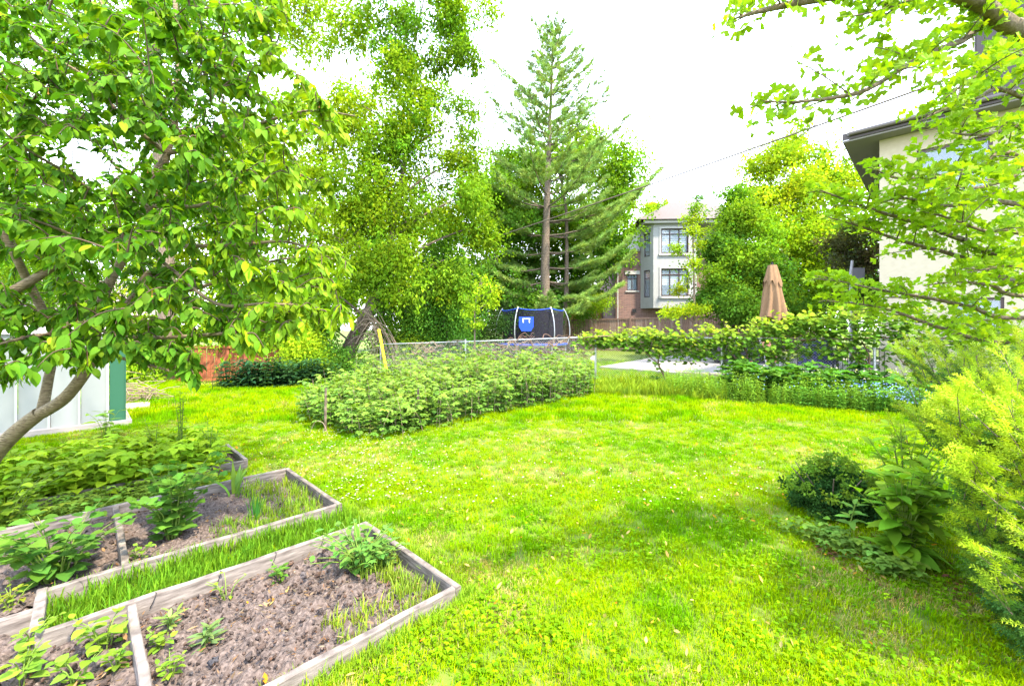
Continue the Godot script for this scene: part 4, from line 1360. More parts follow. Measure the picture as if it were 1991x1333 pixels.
# ---------------------------------------------------------------- cherry
func make_cherry() -> void:
	var base := Vector3(-5.33, 0, -4.15)
	var o := thing("cherry_tree", "young cherry tree with forked trunk and big drooping leaves at the left", "cherry tree", base)
	var lines := []
	# points as picture column, row and distance; then the radii at both ends
	var T := [
		[[[-70, 1010, 4.15], [-46, 945, 4.15], [-12, 885, 4.12], [32, 838, 4.1], [76, 803, 4.1]], 0.08, 0.06],
		[[[80, 803, 4.1], [88, 765, 4.15], [97, 720, 4.2], [112, 660, 4.25], [150, 610, 4.3]], 0.045, 0.03],
		[[[80, 803, 4.1], [120, 778, 4.05], [152, 742, 4.0], [176, 700, 4.0], [186, 640, 4.0], [205, 565, 4.05], [238, 505, 4.1], [262, 470, 4.15], [290, 400, 4.2], [325, 300, 4.25], [345, 200, 4.3], [343, 80, 4.35], [338, -60, 4.4]], 0.055, 0.02],
		[[[112, 660, 4.25], [60, 560, 4.1], [20, 480, 3.9], [-40, 380, 3.8], [-60, 250, 3.7]], 0.04, 0.02],
		[[[-20, 590, 3.6], [60, 545, 3.7], [120, 510, 3.8], [190, 480, 3.9]], 0.045, 0.02],
		[[[188, 640, 4.0], [260, 655, 3.7], [340, 655, 3.5], [430, 648, 3.35], [520, 640, 3.3], [590, 628, 3.3]], 0.022, 0.008],
		[[[186, 680, 4.0], [250, 700, 3.8], [310, 715, 3.6], [370, 735, 3.4]], 0.018, 0.006],
		[[[262, 575, 4.3], [278, 545, 4.3], [292, 528, 4.3]], 0.035, 0.03],
		[[[215, 640, 4.05], [240, 605, 4.2], [262, 575, 4.3], [340, 570, 4.4], [430, 545, 4.5], [500, 515, 4.6], [580, 500, 4.7], [670, 505, 4.8]], 0.03, 0.008],
		[[[262, 470, 4.15], [360, 478, 3.9], [470, 475, 3.8], [560, 470, 3.8], [640, 500, 3.8]], 0.024, 0.007],
		[[[290, 400, 4.2], [385, 400, 4.3], [440, 375, 4.4], [485, 345, 4.5], [560, 330, 4.6], [640, 370, 4.7]], 0.022, 0.007],
		[[[325, 300, 4.25], [420, 270, 4.0], [520, 235, 3.9], [600, 215, 3.9], [690, 225, 3.9]], 0.02, 0.006],
		[[[343, 130, 4.3], [380, 90, 4.5], [440, 65, 4.7], [520, 50, 4.8]], 0.018, 0.006],
		[[[325, 300, 4.25], [240, 230, 3.9], [180, 160, 3.7], [90, 100, 3.5], [20, 30, 3.4]], 0.02, 0.007],
		[[[290, 400, 4.2], [200, 380, 3.7], [120, 330, 3.4], [50, 290, 3.1], [0, 250, 2.9]], 0.018, 0.006],
		[[[262, 470, 4.15], [180, 470, 3.7], [100, 440, 3.4], [20, 410, 3.2]], 0.018, 0.006],
		[[[238, 505, 4.1], [280, 430, 4.6], [300, 330, 4.9], [420, 180, 5.2], [500, 130, 5.3]], 0.025, 0.008],
		[[[325, 300, 4.25], [270, 180, 4.4], [230, 80, 4.5], [180, -30, 4.6]], 0.02, 0.008],
		[[[186, 640, 4.0], [120, 645, 3.6], [60, 655, 3.3], [10, 665, 3.1], [-60, 690, 2.95]], 0.02, 0.006],
		[[[290, 400, 4.2], [240, 340, 4.4], [150, 250, 4.5], [40, 180, 4.6]], 0.02, 0.007],
		[[[262, 470, 4.15], [330, 520, 3.8], [420, 590, 3.6], [520, 590, 3.7], [620, 600, 3.9], [680, 640, 4.0]], 0.018, 0.006]]
	var nodes := []
	for k in T.size():
		var p := []
		for q in T[k][0]:
			p.append(pt(q[0], q[1], q[2]))
		p[0] = p[0] if k else base
		var line := smooth(p, 5)
		var b := Builder.new()
		var r := taper(T[k][1], T[k][2], line.size() - 1)
		if k == 0:
			r[0] = 0.105
			r[1] = 0.095
		b.tube(line.map(func(v): return v - base), r, 12 if k < 3 else 7)
		put("trunk" if k == 0 else "limb", b.mesh(), mats.cherry_bark, o)
		if k > 0:
			for i in range(2, line.size()):
				nodes.append(line[i])
	var edge := PackedVector2Array([Vector2(-260, -120), Vector2(560, -120), Vector2(560, 60), Vector2(540, 120), Vector2(600, 165), Vector2(640, 205), Vector2(690, 235), Vector2(690, 265), Vector2(600, 285), Vector2(640, 350), Vector2(655, 400), Vector2(630, 445), Vector2(675, 490), Vector2(690, 530), Vector2(640, 560), Vector2(680, 600), Vector2(690, 640), Vector2(640, 650), Vector2(560, 650), Vector2(520, 700), Vector2(430, 700), Vector2(430, 650), Vector2(385, 655), Vector2(380, 745), Vector2(345, 725), Vector2(290, 705), Vector2(210, 690), Vector2(180, 725), Vector2(100, 715), Vector2(30, 745), Vector2(-60, 760), Vector2(-260, 720)])
	var holes := [[205, 318, 85, 22], [50, 530, 60, 20], [70, 588, 60, 20], [540, 160, 40, 25], [130, 300, 50, 18], [640, 300, 60, 25]]
	var targets := []
	while targets.size() < 1950:
		var q := Vector2(rf(-260, 700), rf(-120, 745))
		if not Geometry2D.is_point_in_polygon(q, edge):
			continue
		var skip := false
		for h in holes:
			if pow((q.x - h[0]) / h[2], 2) + pow((q.y - h[1]) / h[3], 2) < 1.0:
				skip = true
		if skip or (q.x < 0 or q.y < 0) and rng.randf() < 0.5:
			continue
		var d := rf(3.0, 5.4)
		if q.y > 600:
			d = rf(3.0, 4.0)
		if rng.randf() < 0.06 and q.x < 300:
			d = rf(2.4, 2.9)
		targets.append(pt(q.x, q.y, d))
	var heart := pt(300, 450, 4.2)
	targets.sort_custom(func(a, b): return a.distance_squared_to(heart) < b.distance_squared_to(heart))
	var ts := []
	var cs := []
	var twigs := Builder.new()
	var green := Color(0.062, 0.17, 0.011)
	var fresh := Color(0.19, 0.315, 0.012)
	for tgt in targets:
		var best: Vector3 = nodes[0]
		var bd := 1e9
		for v in nodes:
			var dd: float = v.distance_squared_to(tgt)
			if dd < bd and dd > 0.02:
				bd = dd
				best = v
		var goal: Vector3 = best.lerp(tgt, minf(1.0, 0.95 / sqrt(bd)))
		var out := (goal - best).normalized()
		var p := smooth([best, best.lerp(goal, 0.5) + Vector3(0, 0.05, 0), goal], 4)
		twigs.tube(p.map(func(v): return v - base), taper(0.006, 0.002, 8), 4)
		for i in [4, 6, 8]:
			nodes.append(p[i])
		var right := smoothstep(380.0, 640.0, 995.5 + F * goal.x / -goal.z)
		var young := rng.randf() < 0.1 + 0.5 * right
		var n := rng.randi_range(11, 17)
		var side := out.cross(Vector3.UP).normalized()
		for i in n:
			var u := lerpf(0.15, 1.0, i / (n - 1.0)) if bd < 0.3 else lerpf(0.4, 1.0, i / (n - 1.0))
			var k := mini(int(u * 8), 7)
			var at: Vector3 = p[k].lerp(p[k + 1], u * 8 - k)
			var sg := -1.0 if i % 2 else 1.0
			var dir := (side * sg * rf(0.4, 1.0) + out * rf(0.2, 0.9) + Vector3(0, -rf(0.25, 1.25), 0) + on_sphere() * 0.25).normalized()
			var up := (Vector3.UP + side * sg * 0.5 + on_sphere() * 0.45).normalized()
			var sz := rf(0.06, 0.108) * (0.75 if i == n - 1 else 1.0)
			ts.append(Transform3D(basis_of(dir, up, sz), at + on_sphere() * 0.012))
			cs.append(vary(fresh if (young and u > 0.55) or rng.randf() < 0.04 else green.lerp(fresh, right * 0.5 + 0.3 * rng.randf()), 0.22))
	put("twigs", twigs.mesh(), plain(Color(0.07, 0.045, 0.03), 0.8), o).set_meta("kind", "stuff")
	var parts := [[[], []], [[], []], [[], []]]
	for i in ts.size():
		parts[i % 3][0].append(ts[i])
		parts[i % 3][1].append(cs[i])
	leaves(o, one_leaf(0.5, 5, 0.22, 0.28, 0.82, 0.16), mats.cherry_leaf, parts[0][0], parts[0][1], 100, "crown")
	leaves(o, one_leaf(0.44, 5, 0.38, 0.5, 0.8, 0.2), mats.cherry_leaf, parts[1][0], parts[1][1], 100, "crown")
	leaves(o, one_leaf(0.56, 5, 0.08, 0.12, 0.78, 0.13), mats.cherry_leaf, parts[2][0], parts[2][1], 100, "crown")
	var fruit := Builder.new()
	for i in 160:
		var t: Transform3D = ts[rng.randi() % ts.size()]
		fruit.tube([t.origin - base, t.origin - base + Vector3(0, -0.035, 0)], [0.0012, 0.0012], 3)
		fruit.tube([t.origin - base + Vector3(0, -0.035, 0), t.origin - base + Vector3(0, -0.041, 0), t.origin - base + Vector3(0, -0.047, 0)], [0.003, 0.006, 0.003], 6)
	put("fruit", fruit.mesh(), plain(Color(0.35, 0.16, 0.03), 0.4), o).set_meta("kind", "stuff")

# ---------------------------------------------------------------- ginkgo
func make_ginkgo() -> void:
	var base := Vector3(4.75, 0, -3.1)
	var o := thing("ginkgo_tree", "ginkgo tree reaching in from the right with lime green fan leaves", "ginkgo tree", base)
	var b := Builder.new()
	b.tube([Vector3.ZERO, Vector3(0.03, 1.2, 0), Vector3(-0.02, 2.6, 0.03), Vector3(0.02, 4.2, 0), Vector3(0, 6.2, 0)], [0.15, 0.115, 0.1, 0.07, 0.03], 12)
	put("trunk", b.mesh(), mats.ginkgo_bark, o)
	var L := [
		[3.5, 0.05, [[1991, 62, 2.35], [1905, 5, 2.15], [1790, -30, 2.0], [1640, -12, 1.9], [1500, 16, 1.85], [1428, 36, 1.8]]],
		[3.0, 0.02, [[1991, 45, 2.45], [1870, 80, 2.28], [1780, 118, 2.18], [1690, 172, 2.08], [1620, 190, 2.02], [1540, 198, 1.98], [1484, 196, 1.95]]],
		[3.6, 0.01, [[1960, -60, 2.2], [1860, -35, 2.05], [1780, -4, 1.95], [1710, 20, 1.9], [1658, 31, 1.88]]],
		[2.75, 0.016, [[1991, 190, 2.6], [1900, 190, 2.45], [1830, 215, 2.35], [1790, 235, 2.3]]],
		[2.8, 0.016, [[2000, 120, 2.2], [1940, 130, 2.1], [1880, 160, 2.0], [1840, 190, 2.0]]],
		[2.5, 0.018, [[1988, 304, 2.7], [1900, 325, 2.6], [1807, 345, 2.5], [1740, 345, 2.45], [1705, 330, 2.4]]],
		[2.6, 0.016, [[1991, 250, 2.5], [1940, 258, 2.4], [1890, 262, 2.35], [1850, 258, 2.3]]],
		[2.35, 0.018, [[1991, 400, 2.8], [1900, 395, 2.7], [1830, 400, 2.65], [1760, 385, 2.6], [1710, 395, 2.6]]],
		[2.2, 0.022, [[1965, 499, 3.0], [1870, 465, 2.9], [1790, 435, 2.8], [1725, 416, 2.75], [1650, 390, 2.7], [1592, 368, 2.65]]],
		[2.1, 0.02, [[1990, 550, 3.1], [1867, 499, 3.0], [1760, 470, 2.95], [1673, 440, 2.9], [1610, 422, 2.85]]],
		[1.95, 0.018, [[1977, 618, 3.25], [1890, 597, 3.2], [1800, 578, 3.15], [1704, 562, 3.1], [1640, 548, 3.05], [1590, 542, 3.05]]],
		[1.8, 0.018, [[1960, 665, 3.4], [1840, 640, 3.3], [1740, 605, 3.25], [1680, 592, 3.2], [1608, 585, 3.2]]],
		[2.1, 0.014, [[1991, 455, 2.7], [1920, 450, 2.6], [1850, 425, 2.6], [1790, 410, 2.6]]],
		[2.0, 0.016, [[1991, 575, 2.9], [1930, 555, 2.85], [1860, 548, 2.8], [1800, 555, 2.8]]],
		[2.0, 0.014, [[1991, 520, 2.7], [1940, 520, 2.6], [1880, 530, 2.6]]],
		[2.6, 0.014, [[2040, 330, 2.3], [1960, 350, 2.2], [1900, 365, 2.15], [1850, 360, 2.1]]],
		[4.2, 0.03, [[2500, -200, 2.6], [2700, -150, 2.5]]]]
	var ts := []
	var cs := []
	var tw := Builder.new()
	var col := Color(0.2, 0.34, 0.012)
	for q in L:
		var p := [Vector3(base.x, q[0], base.z)]
		for e in q[2]:
			p.append(pt(e[0], e[1], e[2]))
		var line := smooth(p, 6)
		b = Builder.new()
		b.tube(line.map(func(v): return v - base), taper(q[1] * 1.15, 0.0028, line.size() - 1), 6)
		put("limb", b.mesh(), mats.ginkgo_bark, o)
		var paths := [line.slice(5)]
		var run := 0.0
		for i in range(6, line.size() - 1):
			run += line[i].distance_to(line[i + 1])
			if run > 0.085:
				run = 0.0
				var tn: Vector3 = (line[i + 1] - line[i]).normalized()
				var sd := tn.cross(Vector3.UP).normalized()
				var dir := (tn * rf(0.5, 1.0) + sd * rf(-1.0, 1.0) + Vector3(0, rf(-0.2, 0.45), 0)).normalized()
				var l := rf(0.14, 0.42) * clampf((line.size() - i) / 12.0, 0.35, 1.0)
				var sub := curve(line[i], line[i] + dir * l, 0.01, 4)
				tw.tube(sub.map(func(v): return v - base), taper(0.0045, 0.002, 4), 4)
				paths.append(sub)
		for path in paths:
			var acc := 0.0
			for i in path.size() - 1:
				var seg: Vector3 = path[i + 1] - path[i]
				var l := seg.length()
				var u := 0.0
				while u < l:
					acc += 0.03
					u += 0.03
					var at: Vector3 = path[i] + seg * minf(u / l, 1.0)
					for k in rng.randi_range(1, 3):
						var dir := (seg.normalized() * rf(-0.3, 0.6) + Vector3(rf(-0.8, 0.8), rf(0.1, 0.9) if rng.randf() < 0.75 else rf(-1.0, 0.0), rf(-0.8, 0.8))).normalized()
						var up := (Vector3(0, 0.5, 0) + on_sphere()).normalized()
						ts.append(Transform3D(basis_of(dir, up, rf(0.036, 0.058)), at))
						cs.append(vary(col, 0.16))
	put("twigs", tw.mesh(), mats.ginkgo_bark, o).set_meta("kind", "stuff")
	leaves(o, fan_leaf(), mats.ginkgo_leaf, ts, cs, 300, "crown")

# ---------------------------------------------------------------- raised beds
const U := Vector3(-0.70711, 0, 0.70711)
const V := Vector3(0.70711, 0, 0.70711)

# a sawn board with worn edges from a to b, its top at height h
func board(parent: Node3D, a: Vector3, b: Vector3, h := 0.15, w := 0.042, low := -0.06) -> void:
	var m := Builder.new()
	var l := a.distance_to(b)
	var n := maxi(3, int(l / 0.16))
	var al := (b - a) / l
	var sd := al.cross(Vector3.UP).normalized()
	var rings := []
	var c := 0.005
	var w2 := w * 0.5
	for i in n + 1:
		var p := a.lerp(b, float(i) / n) + sd * rf(-0.004, 0.004)
		var t := h + rf(-0.004, 0.003)
		var r := []
		for q in [[-w2, low], [-w2, t - c], [-w2 + c, t], [w2 - c, t], [w2, t - c], [w2, low]]:
			r.append(p + sd * (q[0] + rf(-0.0012, 0.0012)) + Vector3(0, q[1], 0))
		rings.append(r)
	for i in n:
		for k in 5:
			var mid: Vector3 = (rings[i][k] + rings[i][k + 1]) * 0.5 - a.lerp(b, (i + 0.5) / n) - Vector3(0, h * 0.5, 0)
			m.quad_to(rings[i][k], rings[i + 1][k], rings[i + 1][k + 1], rings[i][k + 1], mid)
	for i in [0, n]:
		var r: Array = rings[i]
		m.quad_to(r[0], r[1], r[4], r[5], al * (-1.0 if i == 0 else 1.0))
		m.quad_to(r[1], r[2], r[3], r[4], al * (-1.0 if i == 0 else 1.0))
	put("board", m.mesh(), mats.board if rng.randf() < 0.6 else mats.board_old, parent)

func soil(parent: Node3D, o: Vector3, u0: float, u1: float, v0: float, v1: float, h: float) -> void:
	var m := Builder.new()
	var rough := FastNoiseLite.new()
	rough.seed = 21
	rough.frequency = 7.0
	rough.fractal_octaves = 4
	var at := func(s: float, w: float) -> Vector3:
		var p := o + U * lerpf(u0, u1, s) + V * lerpf(v0, v1, w)
		var e := smoothstep(0.0, 0.05, s) * smoothstep(0.0, 0.1, w) * smoothstep(0.0, 0.1, 1.0 - w)
		p.y = h + rough.get_noise_2d(p.x, p.z) * 0.05 * (0.4 + 0.6 * e) + maxf(rough.get_noise_2d(p.x * 4.0 + 9.0, p.z * 4.0), 0.0) * 0.028
		return p
	m.surf(at, int((u1 - u0) / 0.022), int((v1 - v0) / 0.022))
	put("soil", m.mesh(), mats.soil, parent)

var bed_near: Vector3 = Vector3(-1.218, 0, -3.54)
var bed_back: Vector3 = Vector3(-2.593, 0, -4.92)
var bed_far: Vector3 = Vector3(-4.04, 0, -6.04)

func make_raised_beds() -> void:
	var A := bed_near
	var o := thing("raised_bed", "nearest weathered timber bed of bare soil with a leafy clump at its far corner", "garden bed")
	board(o, A + U * 0.022, A + U * 1.83, 0.15)
	board(o, A + V * -0.02, A + V * 1.25, 0.152)
	board(o, A + V * 1.226 + U * 0.022, A + V * 1.226 + U * 2.9, 0.148)
	board(o, A + U * 1.45 + V * 0.022, A + U * 1.45 + V * 1.205, 0.143)
	soil(o, A, 0.02, 3.4, 0.02, 1.21, 0.045)
	# wire staples bent over the long board
	for k in 5:
		var st := Builder.new()
		var p := A + U * (0.35 + 0.33 * k) + V * 0.026
		st.tube(smooth([p + Vector3(0, 0.152, 0) - V * 0.03, p + Vector3(0, 0.155, 0), p + V * 0.012 + U * 0.015 + Vector3(0, 0.12, 0), p + V * 0.006 + U * 0.03 + Vector3(0, 0.085, 0)], 3), taper(0.0022, 0.0022, 9), 4)
		put("staple", st.mesh(), mats.black_iron, o)
	var B := bed_back
	o = thing("raised_bed", "middle timber bed with leafy plants and grass beside the grass path", "garden bed")
	board(o, B + U * 0.022, B + U * 2.9, 0.15)
	board(o, B + V * -0.02, B + V * 1.435, 0.152)
	board(o, B + V * 1.41 + U * 0.022, B + V * 1.41 + U * 1.81, 0.147)
	board(o, B + V * 1.39 + U * 1.832, B + V * 1.915 + U * 1.832, 0.15, 0.05)
	board(o, B + U * 1.45 + V * 0.022, B + U * 1.45 + V * 1.388, 0.142)
	board(o, B + V * 1.6 + U * 1.86, B + V * 1.6 + U * 2.8, 0.13)
	soil(o, B, 0.02, 3.4, 0.02, 1.39, 0.05)
	soil(o, B, 1.86, 3.4, 1.36, 1.975, 0.036)
	var C := bed_far
	o = thing("raised_bed", "overgrown far timber bed near the shed with only its end board bare", "garden bed")
	board(o, C, C + V * 1.0, 0.13)
	board(o, C + U * 0.022 + V * 0.0, C + U * 2.6, 0.12)
	board(o, C + U * 0.022 + V * 1.0, C + U * 2.6 + V * 1.0, 0.12)
	soil(o, C, 0.02, 2.6, 0.02, 0.98, 0.04)
	# old leaves and chips on the soil
	var s := Scatter.new()
	for i in 1000:
		var near := i % 5 < 3
		var p := (A + U * rf(0.05, 2.6) + V * rf(0.05, 1.18)) if near else (B + U * rf(0.05, 2.6) + V * rf(0.05, 1.36))
		p.y = 0.065 + rf(0.0, 0.03)
		var dir := Vector3(rf(-1, 1), rf(-0.25, 0.25), rf(-1, 1))
		s.add(Transform3D(basis_of(dir, Vector3.UP + on_sphere() * 0.4, rf(0.012, 0.045)).scaled_local(Vector3(rf(0.15, 1.1), 1.0, rf(0.6, 1.3))), p), vary([Color(0.2, 0.14, 0.09), Color(0.28, 0.19, 0.11), Color(0.12, 0.075, 0.05), Color(0.2, 0.12, 0.06)][i % 4], 0.3))
	var dl := many("dead_leaves", s, one_leaf(0.42, 3, 0.5, -0.25), mats.leaf)
	tag(dl, "dry brown leaves and chips lying on the bed soil", "dead leaves", "", "stuff")
	s = Scatter.new()
	var clod := Builder.new()
	clod.surf(func(u, w): return Vector3(cos(-u * TAU) * sin(w * PI), cos(w * PI) * 0.7, sin(-u * TAU) * sin(w * PI)) * (0.8 + 0.25 * sin(u * 19.0 + w * 7.0)), 8, 5)
	for i in 3000:
		var near := i % 5 < 4
		var p := (A + U * rf(0.05, 2.6) + V * rf(0.05, 1.18)) if near else (B + U * rf(0.05, 2.6) + V * rf(0.05, 1.36))
		p.y = 0.05 + rf(0.0, 0.02)
		s.add(Transform3D(Basis.from_euler(gauss()).scaled(Vector3.ONE * rf(0.003, 0.014) * (2.2 if rng.randf() < 0.05 else 1.0)), p), vary(Color(0.7, 0.65, 0.62), 0.2))
	var sm: StandardMaterial3D = mats.soil.duplicate()
	sm.vertex_color_use_as_albedo = true
	sm.heightmap_enabled = false
	var cl := many("soil_clods", s, clod.mesh(), sm)
	tag(cl, "loose clods of grey brown earth on the bed soil", "soil", "", "stuff")

# a leafy plant: stems in one part, every leaf a part of its own up to a limit
func plant(called: String, label: String, base: Vector3, h: float, spread: float, stems: int, n: int, m: ArrayMesh, size: float, c: Color, singles := 80, group := "", category := "plant", low := 0.15, flat := 0.35) -> void:
	var o := thing(called, label, category, base, group)
	var b := Builder.new()
	var ts := []
	var cs := []
	for i in stems:
		var a := rf(0, TAU)
		var tip := Vector3(cos(a), 0, sin(a)) * spread * sqrt(rng.randf()) + Vector3(0, h * rf(0.65, 1.05), 0)
		var p := smooth([Vector3(tip.x * 0.12, -0.03, tip.z * 0.12), Vector3(tip.x * 0.4, tip.y * 0.6, tip.z * 0.4), tip], 3)
		b.tube(p, taper(0.004 + h * 0.005, 0.002, 6), 4)
		var k := maxi(1, n / stems)
		for j in k:
			var u := lerpf(low, 1.0, (j + rng.randf()) / k)
			var q := mini(int(u * 6), 5)
			var at: Vector3 = p[q].lerp(p[q + 1], u * 6 - q)
			var a2 := j * 2.4 + i + rf(-0.4, 0.4)
			var dir := (Vector3(cos(a2), 0, sin(a2)) + Vector3(0, rf(-0.2, 0.9) * flat + 0.5 * u * u, 0)).normalized()
			ts.append(Transform3D(basis_of(dir, Vector3.UP + on_sphere() * 0.3, size * rf(0.65, 1.15) * (1.1 - 0.45 * u)), base + at))
			cs.append(vary(c, 0.18))
	put("stems", b.mesh(), mats.green_stem, o)
	leaves(o, m, mats.leaf, ts, cs, singles, "foliage")

func blades(called: String, label: String, base: Vector3, n: int, h: float, w: float, spread: float, c: Color, lean := 0.35, category := "plant") -> void:   # strap leaves, each its own part
	var o := thing(called, label, category, base)
	for i in n:
		var b := Builder.new()
		var a := rf(0, TAU)
		var out := Vector3(cos(a), 0, sin(a))
		var sd := Vector3(-sin(a), 0, cos(a))
		var at := out * spread * rf(0.1, 1.0)
		var l := h * rf(0.65, 1.1)
		var k := lean * rf(0.4, 1.4)
		b.surf(func(s, t): return at + Vector3(0, -0.02, 0) + out * k * l * s * s + Vector3(0, l * s * (1.0 - 0.3 * k * s), 0) + sd * (t - 0.5) * w * (sin(PI * clampf(s * 0.8 + 0.2, 0.0, 1.0)) + 0.03) + out * absf(t - 0.5) * w * 0.4, 6, 2)
		put("leaf", tinted(b.mesh(), vary(c, 0.15)), mats.leaf, o)

func on_ground(px: float, py: float, lift := 0.0) -> Vector3:   # the spot of ground that is seen there
	var d := F * (EYE - lift) / (py - 640.0)
	return Vector3((px - 995.5) / F * d, lift, -d)

func make_bed_plants() -> void:
	var tri := trifoliate(3)
	var five := trifoliate(5)
	var lobe := lobed_leaf()
	var oval := one_leaf(0.55, 4, 0.25, 0.3, 0.85, 0.15)
	var wide := one_leaf(0.75, 4, 0.22, 0.3, 0.75, 0.2)
	var mid := Color(0.085, 0.2, 0.028)
	var light := Color(0.17, 0.29, 0.03)
	var g := func(px: float, py: float) -> Vector3: return on_ground(px, py, 0.05)
	plant("currant_bush", "bushy green currant beside the divider of the middle bed", g.call(335, 1045), 0.6, 0.44, 18, 230, lobe, 0.15, mid, 230, "", "shrub")
	plant("raspberry_plant", "big leafy clump covering the left end of the middle bed", g.call(110, 1125), 0.46, 0.5, 22, 200, wide, 0.125, mid, 200)
	plant("raspberry_plant", "pale leafy plant at the left edge behind the middle bed clump", g.call(5, 1030), 0.55, 0.4, 14, 130, wide, 0.115, light, 130)
	plant("strawberry_patch", "low leafy patch filling the far corner of the nearest bed", g.call(700, 1108), 0.26, 0.36, 50, 220, oval, 0.09, Color(0.11, 0.25, 0.045), 220)
	plant("weed", "leafy weed at the right side of the low patch in the nearest bed", g.call(755, 1098), 0.2, 0.16, 9, 45, oval, 0.07, Color(0.14, 0.25, 0.05), 45)
	plant("seedling", "leafy seedling left of the divider in the nearest bed", g.call(205, 1262), 0.2, 0.16, 7, 36, wide, 0.08, light, 36)
	plant("seedling", "smaller seedling just below the leafy one left of the divider", g.call(228, 1300), 0.12, 0.08, 4, 20, wide, 0.055, light, 20)
	plant("rosette", "grey green weed rosette in the middle of the bare soil", g.call(400, 1255), 0.1, 0.04, 5, 34, one_leaf(0.28, 4, 0.2, 0.15), 0.1, Color(0.14, 0.22, 0.07), 34)
	plant("rosette", "feathery weed rosette just right of the nearest bed divider", g.call(330, 1225), 0.1, 0.06, 6, 34, one_leaf(0.28, 4, 0.2, 0.15), 0.085, Color(0.16, 0.25, 0.06), 34)
	plant("seedling", "yellow green seedling hugging the right side of the bed divider", g.call(310, 1258), 0.09, 0.1, 5, 22, wide, 0.05, light, 22)
	plant("seedling", "small weed against the long inner board of the nearest bed", g.call(545, 1125), 0.1, 0.1, 6, 24, oval, 0.06, mid, 24)
	plant("seedling", "pale seedling beside the connecting board at the bed corner", g.call(60, 1262), 0.14, 0.13, 6, 34, wide, 0.065, light, 34)
	plant("seedling", "broad leaved seedling in the bottom left corner", g.call(40, 1325), 0.16, 0.14, 5, 20, wide, 0.085, light, 20)
	plant("seedling", "broad leaved seedling at the bottom edge left of the divider", g.call(150, 1330), 0.14, 0.14, 5, 20, wide, 0.085, light, 20)
	plant("seedling", "tiny sprouts below the middle of the long inner board", g.call(440, 1160), 0.12, 0.12, 5, 14, oval, 0.04, light, 14)
	plant("weed", "small weed on the soil under the currant", g.call(265, 1090), 0.12, 0.12, 6, 24, wide, 0.05, light, 24)
	plant("weed", "yellowish weed at the left end of the gap between the beds", g.call(20, 1180), 0.14, 0.16, 6, 34, oval, 0.06, Color(0.2, 0.27, 0.03), 34)
	plant("seedling", "weed growing at the foot of the divider near the bottom edge", g.call(330, 1318), 0.12, 0.1, 5, 22, oval, 0.055, light, 22)
	blades("iris", "clump of broad arching strap leaves near the far board of the middle bed", g.call(455, 965), 7, 0.36, 0.045, 0.06, Color(0.13, 0.26, 0.04), 0.7)
	blades("onion", "tuft of upright dark onion leaves in the middle bed", g.call(495, 1008), 14, 0.3, 0.012, 0.06, Color(0.05, 0.17, 0.03), 0.2)
	blades("dock_leaf", "single tall pointed leaves behind the low patch in the nearest bed", g.call(700, 1065), 4, 0.24, 0.045, 0.03, Color(0.13, 0.28, 0.04), 0.35)
	# grass that has seeded in and along the beds
	var s := Scatter.new()
	var put_at := func(o: Vector3, u0: float, u1: float, v0: float, v1: float, n: int, h0: float, h1: float, c: Color) -> void:
		for i in n:
			var p := o + U * rf(u0, u1) + V * rf(v0, v1)
			p.y = 0.03
			var h := rf(h0, h1)
			s.add(Transform3D(Basis(Vector3.UP, rf(0, TAU)).scaled(Vector3(h * 0.8, h, h * 0.8)), p), vary(c, 0.2))
	put_at.call(bed_back, 0.05, 0.5, 0.1, 1.35, 130, 0.06, 0.2, Color(0.17, 0.27, 0.025))
	put_at.call(bed_back, 0.1, 0.9, 0.9, 1.35, 110, 0.06, 0.16, Color(0.13, 0.24, 0.02))
	put_at.call(bed_back, 1.0, 1.8, 1.2, 1.38, 50, 0.04, 0.1, Color(0.15, 0.26, 0.02))
	put_at.call(bed_near, 0.04, 0.28, 0.3, 1.18, 130, 0.06, 0.17, Color(0.2, 0.29, 0.03))
	put_at.call(bed_near, 0.3, 0.7, 0.85, 1.18, 40, 0.06, 0.16, Color(0.2, 0.29, 0.03))
	put_at.call(bed_near, 0.5, 2.4, 1.1, 1.19, 60, 0.04, 0.1, Color(0.18, 0.27, 0.03))
	put_at.call(bed_back, -0.1, 1.8, 1.46, 1.9, 520, 0.06, 0.17, Color(0.1, 0.22, 0.014))
	put_at.call(bed_back, -0.12, 1.82, 1.44, 1.5, 140, 0.08, 0.19, Color(0.12, 0.24, 0.016))
	put_at.call(bed_near, -0.14, -0.03, -0.1, 1.3, 160, 0.07, 0.15, Color(0.18, 0.3, 0.016))
	put_at.call(bed_near, -0.1, 2.8, 1.26, 1.36, 620, 0.07, 0.15, Color(0.18, 0.3, 0.018))
	put_at.call(bed_back, -0.12, -0.03, -0.1, 1.4, 60, 0.06, 0.13, Color(0.15, 0.27, 0.016))
	put_at.call(bed_back, 0.0, 2.8, -0.12, -0.03, 160, 0.06, 0.14, Color(0.15, 0.26, 0.016))
	var gr := many("bed_grass", s, grass_tuft(10, 0.35, 0.03), mats.grass)
	tag(gr, "long grass seeded inside and along the timber beds", "grass", "", "stuff")

